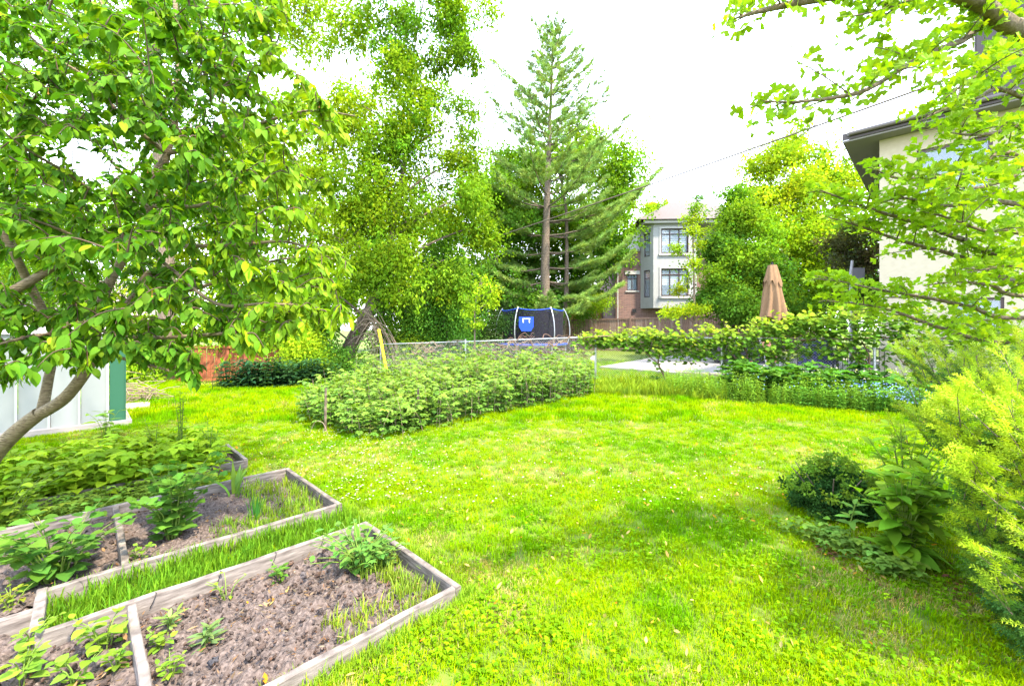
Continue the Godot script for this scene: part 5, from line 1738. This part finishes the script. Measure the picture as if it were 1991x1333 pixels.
# ---------------------------------------------------------------- raspberry thicket
func make_raspberries() -> void:
	var poly := PackedVector2Array([Vector2(-4.3, -8.6), Vector2(-2.96, -7.1), Vector2(-2.0, -6.75), Vector2(-1.15, -7.7), Vector2(0.5, -9.4), Vector2(2.2, -11.2), Vector2(2.1, -13.2), Vector2(-1.4, -13.6), Vector2(-4.0, -11.4)])
	var hearts := [Vector2(-2.1, -7.1), Vector2(-3.6, -8.6), Vector2(-1.2, -8.9), Vector2(0.5, -10.4), Vector2(1.7, -12.0), Vector2(-2.4, -10.6), Vector2(-0.6, -12.2)]
	var names := ["low front raspberry bush nearest the lawn at the tip of the patch", "left end raspberry bush around the weathered stake", "raspberry bush in the middle of the patch front beside the second stake", "raspberry bush right of the middle along the lawn edge", "right end raspberry bush below the wire fence post", "tall raspberry bush at the back left of the patch", "tall raspberry bush at the back right before the trampoline"]
	var five := trifoliate(5)
	var ts := []
	var cs := []
	var wood := []
	for k in hearts.size():
		ts.append([])
		cs.append([])
		wood.append(Builder.new())
	var n := 0
	while n < 640:
		var q := Vector2(rf(-4.4, 2.4), rf(-13.6, -6.7))
		if not Geometry2D.is_point_in_polygon(q, poly):
			continue
		n += 1
		var k := 0
		for i in hearts.size():
			if q.distance_squared_to(hearts[i]) < q.distance_squared_to(hearts[k]):
				k = i
		var back := smoothstep(-8.0, -12.0, q.y)
		var h := lerpf(0.72, 1.12, back) * rf(0.72, 1.12)
		if k == 0:
			h = rf(0.4, 0.68)
		h *= 0.92 + 0.42 * patch.get_noise_2d(q.x * 1.5, q.y * 1.5)
		var base := Vector3(q.x, -0.02, q.y)
		var lean := Vector3(rf(-0.3, 0.3), 0, rf(-0.15, 0.4)) * h
		var p := [base, base + lean * 0.4 + Vector3(0, h * 0.6, 0), base + lean + Vector3(0, h, 0)]
		wood[k].tube(p, [0.007, 0.005, 0.003], 3)
		var m := rng.randi_range(11, 15)
		for i in m:
			var u := lerpf(0.12, 1.0, (i + rng.randf()) / m)
			var at: Vector3 = p[0].lerp(p[1], u / 0.6) if u < 0.6 else p[1].lerp(p[2], (u - 0.6) / 0.4)
			var a := i * 2.4 + rf(-0.4, 0.4)
			var dir := Vector3(cos(a), rf(-0.1, 0.5) + 0.4 * (u - 0.5), sin(a)).normalized()
			ts[k].append(Transform3D(basis_of(dir, Vector3.UP + on_sphere() * 0.25, rf(0.15, 0.25)), at))
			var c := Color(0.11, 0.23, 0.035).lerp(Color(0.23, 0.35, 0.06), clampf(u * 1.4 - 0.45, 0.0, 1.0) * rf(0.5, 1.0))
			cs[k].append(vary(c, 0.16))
	for k in hearts.size():
		var o := thing("raspberry_bush", names[k], "raspberry bush", Vector3(hearts[k].x, 0, hearts[k].y), "raspberry bushes in the patch")
		var c := put("canes", (wood[k] as Builder).mesh(), mats.dead_stem, o)
		c.position = -o.position
		c.set_meta("kind", "stuff")
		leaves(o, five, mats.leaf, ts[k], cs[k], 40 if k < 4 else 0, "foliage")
	for k in 2:
		var st := thing("wooden_stake", ["grey weathered stake in the left end of the raspberry patch", "shorter brown stake in the middle of the raspberry patch"][k], "stake", [on_ground(632, 838), on_ground(812, 822)][k])
		var b := Builder.new()
		b.tube([Vector3(0, -0.1, 0), Vector3(0.01, [0.72, 0.62][k], 0), Vector3(0.01, [0.74, 0.64][k], 0)], [0.022, 0.02, 0.014], 7)
		put("shaft", b.mesh(), mats.bark, st)
		b = Builder.new()
		b.tube([Vector3(0.01, [0.6, 0.52][k], -0.03), Vector3(0.04, [0.6, 0.52][k], 0.0), Vector3(0.01, [0.6, 0.52][k], 0.03), Vector3(-0.02, [0.6, 0.52][k], 0.0), Vector3(0.01, [0.6, 0.52][k], -0.03)], taper(0.003, 0.003, 4), 4)
		put("tie", b.mesh(), mats.black_iron, st)
	var hoop := thing("wire_hoop", "thin bent wire hoop at the left foot of the raspberry patch", "wire", on_ground(625, 842))
	var hb := Builder.new()
	hb.tube(smooth([Vector3(-0.16, 0, 0.1), Vector3(-0.05, 0.22, 0.12), Vector3(0.1, 0.2, 0.16), Vector3(0.2, 0, 0.2)], 5), taper(0.005, 0.005, 15), 5)
	put("hoop", hb.mesh(), mats.dead_stem, hoop)

# ---------------------------------------------------------------- grape vine on the fence
func make_vine() -> void:
	var lobe := lobed_leaf()
	var sections := [["thin yellow green end of the grape vine at the corner fence post", 0.0, 0.16], ["thick middle stretch of the grape vine hanging over the wire fence", 0.16, 0.6], ["right stretch of the grape vine above the steel fence post and iron railing", 0.6, 1.0]]
	var line := [FENCE[2] + Vector3(-0.55, 0, 0.2), FENCE[2], FENCE[3], FENCE[4], FENCE[5]]
	var len := 0.0
	for i in 4:
		len += line[i].distance_to(line[i + 1])
	var spot := func(u: float) -> Vector3:
		var r := u * len
		for i in 4:
			var l: float = line[i].distance_to(line[i + 1])
			if r <= l or i == 3:
				return line[i].lerp(line[i + 1], r / l)
			r -= l
		return line[4]
	for q in sections:
		var ts := []
		var cs := []
		var b := Builder.new()
		var o := thing("grape_vine", q[0], "vine", spot.call((q[1] + q[2]) * 0.5), "grape vine along the wire fence")
		var n := int((q[2] - q[1]) * 900)
		for i in n:
			var u := lerpf(q[1], q[2], rng.randf())
			var f: Vector3 = spot.call(u)
			var thick := smoothstep(0.02, 0.3, u)
			if rng.randf() > 0.35 + 2.5 * u:
				continue
			var lump := patch.get_noise_1d(u * 60.0)
			var lo := lerpf(1.3, 0.9, thick) - 0.35 * maxf(lump, 0.0)
			var hi := lerpf(1.58, 1.7, thick) + 0.34 * patch.get_noise_1d(u * 80.0 + 40.0) + 0.55 * smoothstep(0.38, 0.72, u)
			if absf(u - 0.235) < 0.022 and rng.randf() < 0.7:
				lo = 0.15
			if absf(u - 0.47) < 0.02 and rng.randf() < 0.5:
				lo = 0.45
			if absf(u - 0.76) < 0.015 and rng.randf() < 0.5:
				lo = 0.55
			var y := lerpf(lo, hi, pow(rng.randf(), 0.75))
			var c := f + Vector3(rf(-0.12, 0.12), y, rf(-0.34, 0.38) * (0.45 + 0.55 * thick))
			if rng.randf() < 0.25:
				var tip := c + Vector3(rf(-0.3, 0.3), rf(0.05, 0.36), rf(-0.1, 0.3))
				b.tube([c - o.position, tip - o.position], [0.004, 0.0015], 3)
				for k in 4:
					ts.append(Transform3D(basis_of(on_sphere() + Vector3(0, -0.4, 0.3), Vector3(0, 1, 0.5) + on_sphere() * 0.5, rf(0.05, 0.1)), c.lerp(tip, 0.3 + 0.23 * k)))
					cs.append(vary(Color(0.25, 0.34, 0.03), 0.18))
			for k in rng.randi_range(6, 9):
				var a := rf(0, TAU)
				var at := c + gauss() * Vector3(0.12, 0.075, 0.1)
				var dir := Vector3(cos(a), rf(-0.8, 0.25), sin(a)).normalized()
				ts.append(Transform3D(basis_of(dir, Vector3(0, 1, 0.5) + on_sphere() * 0.5, rf(0.1, 0.185)), at))
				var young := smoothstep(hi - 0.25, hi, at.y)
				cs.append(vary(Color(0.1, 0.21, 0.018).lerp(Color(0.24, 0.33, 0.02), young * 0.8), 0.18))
		b.tube(curve(Vector3(0, 1.45, 0.03) + spot.call(q[1]) - o.position, Vector3(0, 1.5, 0.03) + spot.call(q[2]) - o.position, 0.06, 12), taper(0.02, 0.016, 12), 5)
		put("stems", b.mesh(), mats.vine_wood, o)
		b = Builder.new()
		for u in [0.24, 0.47, 0.74, 0.83]:
			if u >= q[1] and u < q[2]:
				var g: Vector3 = spot.call(u) - o.position
				b.tube(smooth([g + Vector3(0.25, -0.05, 0.12), g + Vector3(0.22, 0.3, 0.12), g + Vector3(0.05, 0.7, 0.08), g + Vector3(0.1, 1.05, 0.05), g + Vector3(-0.1, 1.45, 0.04)], 4), taper(0.035, 0.016, 16), 6)
				b.tube(smooth([g + Vector3(0.05, 0.7, 0.08), g + Vector3(-0.25, 0.95, 0.05), g + Vector3(-0.5, 1.3, 0.04)], 4), taper(0.018, 0.01, 8), 5)
		if b.v.size():
			put("trunk", b.mesh(), mats.vine_wood, o)
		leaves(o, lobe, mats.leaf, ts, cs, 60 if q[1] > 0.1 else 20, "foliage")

# ---------------------------------------------------------------- planting under the fence
func make_border() -> void:
	var edge := [Vector2(2.2, -11.4), Vector2(3.9, -10.75), Vector2(5.8, -9.6), Vector2(7.3, -8.7), Vector2(8.1, -8.15), Vector2(9.6, -7.2)]
	var back := [Vector2(2.75, -13.8), Vector2(4.6, -12.9), Vector2(6.4, -12.0), Vector2(8.0, -11.3), Vector2(9.35, -10.7), Vector2(11.3, -9.8)]
	var spot := func(u: float, w: float) -> Vector3:
		var r := u * 5.0
		var i := mini(int(r), 4)
		var a: Vector2 = (edge[i] as Vector2).lerp(edge[i + 1], r - i)
		var c: Vector2 = (back[i] as Vector2).lerp(back[i + 1], r - i)
		var p := a.lerp(c, w)
		return Vector3(p.x, -0.02, p.y)
	var small := herb(5, 0.45, 0.24)
	var tall := herb(8, 0.3, 0.2)
	var flat := herb(3, 0.8, 0.55)
	var gtuft := grass_tuft(9, 0.3, 0.025)
	var sets := [["meadow_grass", "tall rough grass below the corner fence post", "grass", gtuft, 700, 0.0, 0.32, 0.0, 1.0, 0.25, 0.5, Color(0.19, 0.28, 0.02), 0.9],
		["tall_weeds", "stand of tall light green leafy weeds in the middle of the fence border", "weeds", tall, 950, 0.2, 0.62, 0.05, 0.75, 0.35, 0.7, Color(0.16, 0.3, 0.025), 0.8],
		["ivy_groundcover", "dark leafy groundcover with pale edges under the vine", "groundcover", flat, 1100, 0.34, 1.0, 0.35, 1.0, 0.4, 0.75, Color(0.06, 0.165, 0.022), 0.7],
		["forget_me_not_leaves", "mid green border foliage around the blue flowers", "groundcover", small, 1500, 0.45, 0.98, 0.0, 0.6, 0.3, 0.55, Color(0.1, 0.235, 0.022), 0.8]]
	for q in sets:
		var s := Scatter.new()
		for i in q[4]:
			var p: Vector3 = spot.call(rf(q[5], q[6]), rf(q[7], q[8]))
			var h := rf(q[9], q[10]) * (0.95 + 0.5 * patch.get_noise_2d(p.x * 1.7, p.z * 1.7))
			s.add(Transform3D(Basis.from_euler(Vector3(rf(-0.2, 0.2), rf(0, TAU), rf(-0.2, 0.2))).scaled(Vector3(h * q[12], h, h * q[12])), p), vary(q[11], 0.22))
		var o := many(q[0], s, q[3], mats.leaf if q[0] != "meadow_grass" else mats.grass)
		tag(o, q[1], q[2], "", "stuff")
	# flowers
	var fl := Builder.new()
	for i in 5:
		var a := TAU * i / 5.0
		fl.tri(Vector3.ZERO, Vector3(cos(a - 0.5), 0.15, sin(a - 0.5)), Vector3(cos(a + 0.5), 0.15, sin(a + 0.5)))
	var fm := fl.mesh()
	var s := Scatter.new()
	for c in [[0.72, 0.08, 0.55, 230], [0.66, 0.2, 0.5, 120], [0.6, 0.25, 0.5, 70], [0.52, 0.3, 0.6, 40], [0.38, 0.4, 0.4, 50]]:
		for i in c[3]:
			var p: Vector3 = spot.call(c[0] + rng.randfn() * 0.035, c[1] + rng.randfn() * 0.14)
			p.y = rf(0.32, 0.62)
			s.add(Transform3D(basis_of(on_sphere(), Vector3(0, 1, 0.6) + on_sphere() * 0.4, rf(0.01, 0.018)), p), vary(Color(0.2, 0.3, 0.62), 0.2))
	tag(many("forget_me_nots", s, fm, mats.leaf), "small pale blue flowers scattered in the border by the lawn edge", "flowers", "", "stuff")
	s = Scatter.new()
	for i in 260:
		var p: Vector3 = spot.call(rf(0.4, 0.95), rf(0.6, 0.95))
		p.y = rf(0.5, 0.8)
		s.add(Transform3D(basis_of(on_sphere(), Vector3(0, 1, 0.6) + on_sphere() * 0.4, rf(0.012, 0.028)), p), vary(Color(0.6, 0.62, 0.42), 0.12))
	tag(many("white_flowers", s, fm, mats.leaf), "creamy white blossoms dotted in the dark groundcover under the vine", "flowers", "", "stuff")

# ---------------------------------------------------------------- shrubs at the right
func make_right_shrubs() -> void:
	# yew
	var base := Vector3(3.3, 0, -2.6)
	var o := thing("yew_bush", "large yew with bright new tips above dark needles in the right corner", "yew", base)
	var sprig := yew_sprig()
	var s := Scatter.new()
	var wood := Builder.new()
	var side_line := [[740, 1890], [800, 1815], [850, 1840], [900, 1885], [1000, 1872], [1080, 1895], [1160, 1925], [1240, 1975], [1330, 2020]]
	for i in 1150:
		var d := rf(2.0, 3.1)
		var h := rf(0.0, 1.44)
		var row := 640.0 + (EYE - h) * F / d
		var left := 1890.0
		for k in side_line.size() - 1:
			if row >= side_line[k][0] and row < side_line[k + 1][0]:
				left = lerpf(side_line[k][1], side_line[k + 1][1], (row - side_line[k][0]) / (side_line[k + 1][0] - side_line[k][0]))
		if row > 1330:
			left = 2030.0
		var tip := pt(left + pow(rng.randf(), 1.5) * 480.0, row, d)
		if i % 4 == 0:
			tip = Vector3(rf(3.3, 5.0), rf(0.7, 1.74), -rf(2.9, 3.9))
			h = 1.3
		var root := Vector3(lerpf(tip.x, 3.4, 0.6), tip.y * 0.72 - 0.1, lerpf(tip.z, -2.7, 0.5))
		var out := (tip - root).normalized()
		out = (out + Vector3(-0.2, 0.3, 0.1) + on_sphere() * 0.45).normalized()
		var l := rf(0.22, 0.36)
		var st := tip - out * l
		wood.tube([st - base, tip - base], [0.004, 0.002], 3)
		var new_growth := smoothstep(0.35, 0.9, h + rf(-0.25, 0.25))
		var old := Color(0.05, 0.135, 0.025)
		var tipc := Color(0.3, 0.43, 0.018)
		for k in 10:
			var u := lerpf(0.0, 1.0, k / 9.0)
			var at := st.lerp(tip, u)
			var sd := out.cross(Vector3.UP).normalized() * (-1.0 if k % 2 else 1.0)
			var dir := (out * rf(0.7, 1.0) + sd * rf(0.5, 1.0) * (1.0 if k < 9 else 0.1) + Vector3(0, rf(-0.2, 0.35), 0)).normalized()
			var fresh := new_growth * smoothstep(0.1, 0.6, u) + (0.7 if u > 0.8 and rng.randf() < 0.3 else 0.0)
			s.add(Transform3D(basis_of(dir, Vector3.UP + on_sphere() * 0.25, rf(0.085, 0.13)), at - base), vary(old.lerp(tipc, clampf(fresh, 0.0, 1.0)), 0.17))
	put("branches", wood.mesh(), mats.bark, o).set_meta("kind", "stuff")
	many("foliage", s, sprig, mats.needle, o)
	for k in 5:
		var b := Builder.new()
		b.tube(smooth([Vector3(0, -0.05, 0), Vector3(rf(-0.2, 0.1), 0.5, rf(-0.2, 0.2)), Vector3(rf(-0.4, 0.2), 1.1, rf(-0.4, 0.4))], 4), taper(0.03, 0.008, 8), 6)
		put("stem", b.mesh(), mats.bark, o)
	# box
	base = Vector3(3.02, 0, -4.05)
	o = thing("box_bush", "small rounded dark box bush on the lawn edge", "box bush", base)
	s = Scatter.new()
	var bsp := spray(11, 0.6, 0.5, 0.6)
	var lump := FastNoiseLite.new()
	lump.seed = 5
	lump.frequency = 1.6
	for i in 1500:
		var d := on_sphere()
		d.y = absf(d.y)
		var r := pow(rng.randf(), 0.35) * (0.84 + 0.34 * lump.get_noise_3dv(d))
		var p := Vector3(d.x * 0.5, 0.08 + d.y * 0.5, d.z * 0.42) * r + Vector3(0.06, 0.02, 0)
		if i % 14 == 0:
			p += d * rf(0.02, 0.09)
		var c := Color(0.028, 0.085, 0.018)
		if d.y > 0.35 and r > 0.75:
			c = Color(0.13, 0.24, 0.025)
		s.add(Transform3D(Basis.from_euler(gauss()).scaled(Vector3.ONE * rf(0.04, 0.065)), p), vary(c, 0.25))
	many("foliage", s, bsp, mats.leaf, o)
	for i in 9:
		var b := Builder.new()
		var a := TAU * i / 9.0
		b.tube(smooth([Vector3(0, -0.03, 0), Vector3(cos(a) * 0.15, 0.2, sin(a) * 0.15), Vector3(cos(a) * 0.32, 0.42, sin(a) * 0.3)], 3), taper(0.01, 0.004, 6), 4)
		put("stem", b.mesh(), mats.bark, o)
	# broad leaved plants between box and yew
	var wide := one_leaf(0.5, 6, 0.2, 0.35, 0.8, 0.12)
	plant("broad_leaved_shrub", "shrub with big glossy light green oval leaves between box and yew", Vector3(2.98, 0, -3.25), 0.72, 0.34, 28, 230, wide, 0.215, Color(0.19, 0.36, 0.025), 210, "", "shrub", 0.05, 0.9)
	plant("broad_leaved_shrub", "taller light leaved shrub right behind the big oval leaved one", Vector3(3.4, 0, -3.7), 0.95, 0.36, 16, 120, wide, 0.22, Color(0.22, 0.39, 0.028), 120, "", "shrub", 0.1, 0.9)
	plant("milkweed", "single upright stem with long narrow leaves in front of the box bush", Vector3(2.72, 0, -3.45), 0.42, 0.07, 2, 18, one_leaf(0.36, 5, 0.2, 0.3, 0.85, 0.08), 0.16, Color(0.13, 0.27, 0.04), 18)
	plant("violet", "low round leaved weed at the left foot of the box bush", on_ground(1590, 1015), 0.12, 0.14, 8, 26, one_leaf(0.95, 4, 0.1, 0.25, 0.7, 0.3), 0.075, Color(0.1, 0.22, 0.03), 26)
	blades("iris", "tuft of bluish sword leaves behind the big oval leaves", on_ground(1815, 985), 16, 0.52, 0.034, 0.14, Color(0.07, 0.17, 0.045), 0.3)
	var ch := Scatter.new()
	for i in 700:
		var p := Vector3(2.75 + rf(-0.35, 0.5), 0.012 + rf(0, 0.015), -3.05 + rf(-0.5, 0.4))
		ch.add(Transform3D(basis_of(Vector3(rf(-1, 1), rf(-0.2, 0.3), rf(-1, 1)), Vector3.UP + on_sphere() * 0.5, rf(0.02, 0.06)), p), vary(Color(0.17, 0.075, 0.04), 0.3))
	tag(many("bark_mulch", ch, one_leaf(0.4, 2, 0.3, 0.1), mats.leaf), "reddish brown bark mulch under the big oval leaves", "mulch", "", "stuff")
	# low broken edge of rough herbs in front of them
	var hs := Scatter.new()
	var flat := herb(3, 0.75, 0.6)
	for i in 130:
		var u := rng.randf()
		var p := Vector3(lerpf(2.45, 2.75, u) + rf(-0.15, 0.15), -0.01, lerpf(-3.7, -2.9, u) + rf(-0.1, 0.1))
		var h := rf(0.05, 0.14)
		hs.add(Transform3D(Basis(Vector3.UP, rf(0, TAU)).scaled(Vector3.ONE * h), p), vary(Color(0.13, 0.23, 0.03), 0.2))
	tag(many("edge_weeds", hs, flat, mats.leaf), "low weeds along the mulch edge by the box bush", "weeds", "", "stuff")

# ---------------------------------------------------------------- greens at the left
func make_left_greens() -> void:
	var small := herb(5, 0.55, 0.32)
	var flat := herb(4, 0.7, 0.42)
	var dark := herb(6, 0.42, 0.34)
	var s := Scatter.new()
	for i in 900:
		var p := bed_far + U * rf(0.15, 3.6) + V * rf(-0.25, 1.05)
		p.y = 0.02
		var h := rf(0.16, 0.42)
		s.add(Transform3D(Basis.from_euler(Vector3(rf(-0.2, 0.2), rf(0, TAU), rf(-0.2, 0.2))).scaled(Vector3.ONE * h), p), vary(Color(0.28, 0.43, 0.02), 0.2))
	tag(many("strawberry_greens", s, flat, mats.leaf), "mass of bright low leaves filling the far bed near the shed", "groundcover", "", "stuff")
	s = Scatter.new()
	for i in 520:
		var p := bed_back + U * rf(0.6, 3.4) + V * rf(-0.75, -0.15)
		p.y = 0.0
		var h := rf(0.07, 0.18)
		s.add(Transform3D(Basis(Vector3.UP, rf(0, TAU)).scaled(Vector3.ONE * h), p), vary(Color(0.18, 0.28, 0.03), 0.2))
	tag(many("path_weeds", s, flat, mats.leaf), "short leafy weeds on the grass path behind the middle bed", "weeds", "", "stuff")
	plant("tall_weed", "tallest spindly weed rising from the far bed", on_ground(352, 908, 0.04), 1.0, 0.2, 5, 110, one_leaf(0.5, 4, 0.25, 0.3, 0.85, 0.1), 0.07, Color(0.13, 0.23, 0.02), 60, "", "weed")
	plant("tall_weed", "shorter spindly weed right of the tallest one in the far bed", on_ground(405, 905, 0.04), 0.6, 0.16, 4, 60, one_leaf(0.5, 4, 0.25, 0.3, 0.85, 0.1), 0.065, Color(0.12, 0.21, 0.02), 40, "", "weed")
	plant("tall_weed", "spindly weed left of the tallest one in the far bed", on_ground(300, 905, 0.04), 0.55, 0.16, 4, 60, one_leaf(0.5, 4, 0.25, 0.3, 0.85, 0.1), 0.065, Color(0.14, 0.23, 0.02), 40, "", "weed")
	plant("burdock", "large pale leaved plant in front of the shed wall", on_ground(205, 850, 0.02), 0.5, 0.25, 8, 34, one_leaf(0.4, 5, 0.2, 0.3, 0.85, 0.1), 0.22, Color(0.18, 0.3, 0.04), 34)
	# dark bushes before the red fence
	var hearts := [[on_ground(470, 756), "dark green leafy bush left of the others before the red fence"], [on_ground(535, 752), "dark green leafy bush in the middle before the red fence"], [on_ground(600, 748), "dark green leafy bush next to the left end of the raspberries"]]
	for q in hearts:
		var o := thing("comfrey_bush", q[1], "bush", q[0], "dark bushes before the red fence")
		s = Scatter.new()
		for i in 110:
			var p := Vector3(rng.randfn() * 0.42, -0.03, rng.randfn() * 0.35 - 0.3)
			var h := rf(0.5, 0.95) * (1.0 - 0.25 * p.length())
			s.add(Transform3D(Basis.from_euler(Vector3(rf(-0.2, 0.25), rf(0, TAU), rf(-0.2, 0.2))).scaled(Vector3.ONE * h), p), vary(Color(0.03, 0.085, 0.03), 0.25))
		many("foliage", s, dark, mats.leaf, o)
	var bp := thing("brush_pile", "heap of dry twigs beside the green shed corner", "brush pile", on_ground(266, 783))
	var b := Builder.new()
	for i in 90:
		var c := Vector3(rng.randfn() * 0.25, absf(rng.randfn()) * 0.22, rng.randfn() * 0.25)
		var d := on_sphere() * rf(0.2, 0.5)
		d.y *= 0.4
		b.tube([c - d, c + d * 0.2 + Vector3(0, 0.03, 0), c + d], [0.009, 0.008, 0.004], 4)
	put("twigs", b.mesh(), mats.dead_stem, bp).set_meta("kind", "stuff")
	var sl := thing("stone_slab", "pale flat stone slab on the grass at the shed corner", "slab", on_ground(262, 793))
	b = Builder.new()
	b.box(Transform3D(Basis(Vector3.UP, 0.7), Vector3(0, 0.03, 0)), Vector3(0.5, 0.1, 0.6))
	put("slab", b.mesh(), plain(Color(0.55, 0.47, 0.36), 0.9), sl)

func make_cable() -> void:
	var o := thing("overhead_cable", "thin overhead service cable slanting down from the upper right to the trees", "cable")
	var a := pt(2330, -20, 6.0)
	var c := pt(900, 481, 30.0)
	var b := Builder.new()
	b.tube(curve(a, c, -0.1, 24), taper(0.02, 0.028, 24), 6)
	put("line", b.mesh(), plain(Color(0.11, 0.085, 0.065), 0.8), o)

# ---------------------------------------------------------------- lawn
func make_lawn() -> void:
	var out := [PackedVector2Array([Vector2(2.2, -11.6), Vector2(3.9, -10.9), Vector2(5.8, -9.75), Vector2(7.3, -8.85), Vector2(8.1, -8.3), Vector2(9.6, -7.3), Vector2(12, -10), Vector2(9, -12), Vector2(2.7, -14.0)]),
		PackedVector2Array([Vector2(-4.1, -8.7), Vector2(-2.9, -7.4), Vector2(-2.0, -7.1), Vector2(-1.2, -8.0), Vector2(0.5, -9.7), Vector2(2.0, -11.5), Vector2(2.0, -13.0), Vector2(-1.4, -13.4), Vector2(-3.8, -11.4)])]
	for q in [[bed_near, -0.03, 3.6, -0.03, 1.26], [bed_back, -0.03, 3.6, -0.03, 1.44], [bed_back, 1.8, 3.6, 1.4, 1.95], [bed_far, -0.03, 2.7, -0.03, 1.03]]:
		var r := PackedVector2Array()
		for c in [[q[1], q[3]], [q[2], q[3]], [q[2], q[4]], [q[1], q[4]]]:
			var p: Vector3 = q[0] + U * c[0] + V * c[1]
			r.append(Vector2(p.x, p.z))
		out.append(r)
	var tuft := grass_tuft(14, 1.0, 0.036)
	var s := Scatter.new()
	var clover := Scatter.new()
	var bands := [[0.8, 1.7, 900.0, 0.05], [1.7, 3.2, 1500.0, 0.05], [3.2, 5.0, 900.0, 0.055], [5.0, 8.0, 480.0, 0.06], [8.0, 13.0, 230.0, 0.075], [13.0, 22.0, 60.0, 0.12]]
	for q in bands:
		var area: float = 1.25 * (q[1] * q[1] - q[0] * q[0])
		for i in int(area * q[2]):
			var d := sqrt(rf(q[0] * q[0], q[1] * q[1]))
			var x := rf(-1.25, 1.25) * d
			if d > 14.0 and x < -7.0:
				continue
			var p := Vector2(x, -d)
			var hit := false
			for poly in out:
				if Geometry2D.is_point_in_polygon(p, poly):
					hit = true
					break
			if hit:
				continue
			var k := patch.get_noise_2d(x * 1.4, d * 1.4)
			var k2 := patch.get_noise_2d(x * 4.0 + 30.0, d * 4.0)
			if k2 < -0.26 and rng.randf() < 0.5:
				continue
			var h: float = q[3] * rf(0.6, 1.25) * (1.0 + 0.5 * maxf(k, 0.0))
			var c := Color(0.21, 0.335, 0.002).lerp(Color(0.12, 0.275, 0.002), smoothstep(0.0, 0.4, k))
			var worn := patch.get_noise_2d(x * 0.9 - 70.0, d * 0.9) + 0.25 * smoothstep(3.2, 2.2, d)
			if rng.randf() < 0.05 + 0.5 * smoothstep(0.18, 0.45, worn):
				c = Color(0.36, 0.31, 0.1)
				h *= 0.7
			s.add(Transform3D(Basis(Vector3.UP, rf(0, TAU)).scaled(Vector3(0.055, h, 0.055) * (1.0 if d < 8.0 else 1.8)), Vector3(x, ground_at(x, -d) - 0.004, -d)), vary(c, 0.26))
			if d < 8.0 and rng.randf() < 0.1 + 0.5 * smoothstep(0.0, 0.3, patch.get_noise_2d(x * 2.0 + 90.0, d * 2.0)):
				clover.add(Transform3D(Basis(Vector3.UP, rf(0, TAU)).scaled(Vector3.ONE * rf(0.03, 0.055)), Vector3(x, ground_at(x, -d) - 0.01, -d)), vary(Color(0.155, 0.305, 0.004), 0.25))
	var gm: Material = mats.grass
	tag(many("lawn_grass", s, tuft, gm), "bright yellow green mown lawn grass", "grass", "", "stuff")
	tag(many("lawn_clover", clover, herb(3, 0.9, 0.5), mats.leaf), "small clover leaves growing through the near lawn", "clover", "", "stuff")
	var f := Scatter.new()
	for i in 700:
		var d := sqrt(rf(3.5, 45.0))
		var x := rf(-0.75, 1.0) * d
		f.add(Transform3D(basis_of(Vector3(rf(-1, 1), rf(-0.2, 0.5), rf(-1, 1)), Vector3.UP + on_sphere() * 0.5, rf(0.02, 0.055)), Vector3(x, ground_at(x, -d) + rf(0.02, 0.05), -d)), vary([Color(0.5, 0.22, 0.02), Color(0.42, 0.27, 0.08), Color(0.45, 0.34, 0.12)][i % 3], 0.2))
	tag(many("fallen_leaves", f, one_leaf(0.45, 3, 0.4, -0.2), mats.leaf), "scattered orange and tan fallen leaves on the lawn", "fallen leaves", "", "stuff")
	f = Scatter.new()
	for i in 1500:
		var d := rf(4.2, 11.0)
		var x := -0.35 * d + rng.randfn() * 0.11 * d if i % 3 else rf(-0.4, 0.6) * d
		f.add(Transform3D(Basis(Vector3.UP, rf(0, TAU)).scaled(Vector3.ONE * rf(0.006, 0.012)), Vector3(x, ground_at(x, -d) + rf(0.03, 0.06), -d)), Color(0.72, 0.68, 0.6))
	var pm := Builder.new()
	pm.quad(Vector3(-1, 0, -0.7), Vector3(-0.7, 0.3, 0.8), Vector3(1, 0, 0.7), Vector3(0.7, 0.3, -0.8))
	tag(many("petals", f, pm.mesh(), mats.leaf), "tiny white petals strewn on the lawn left of the raspberries", "petals", "", "stuff")
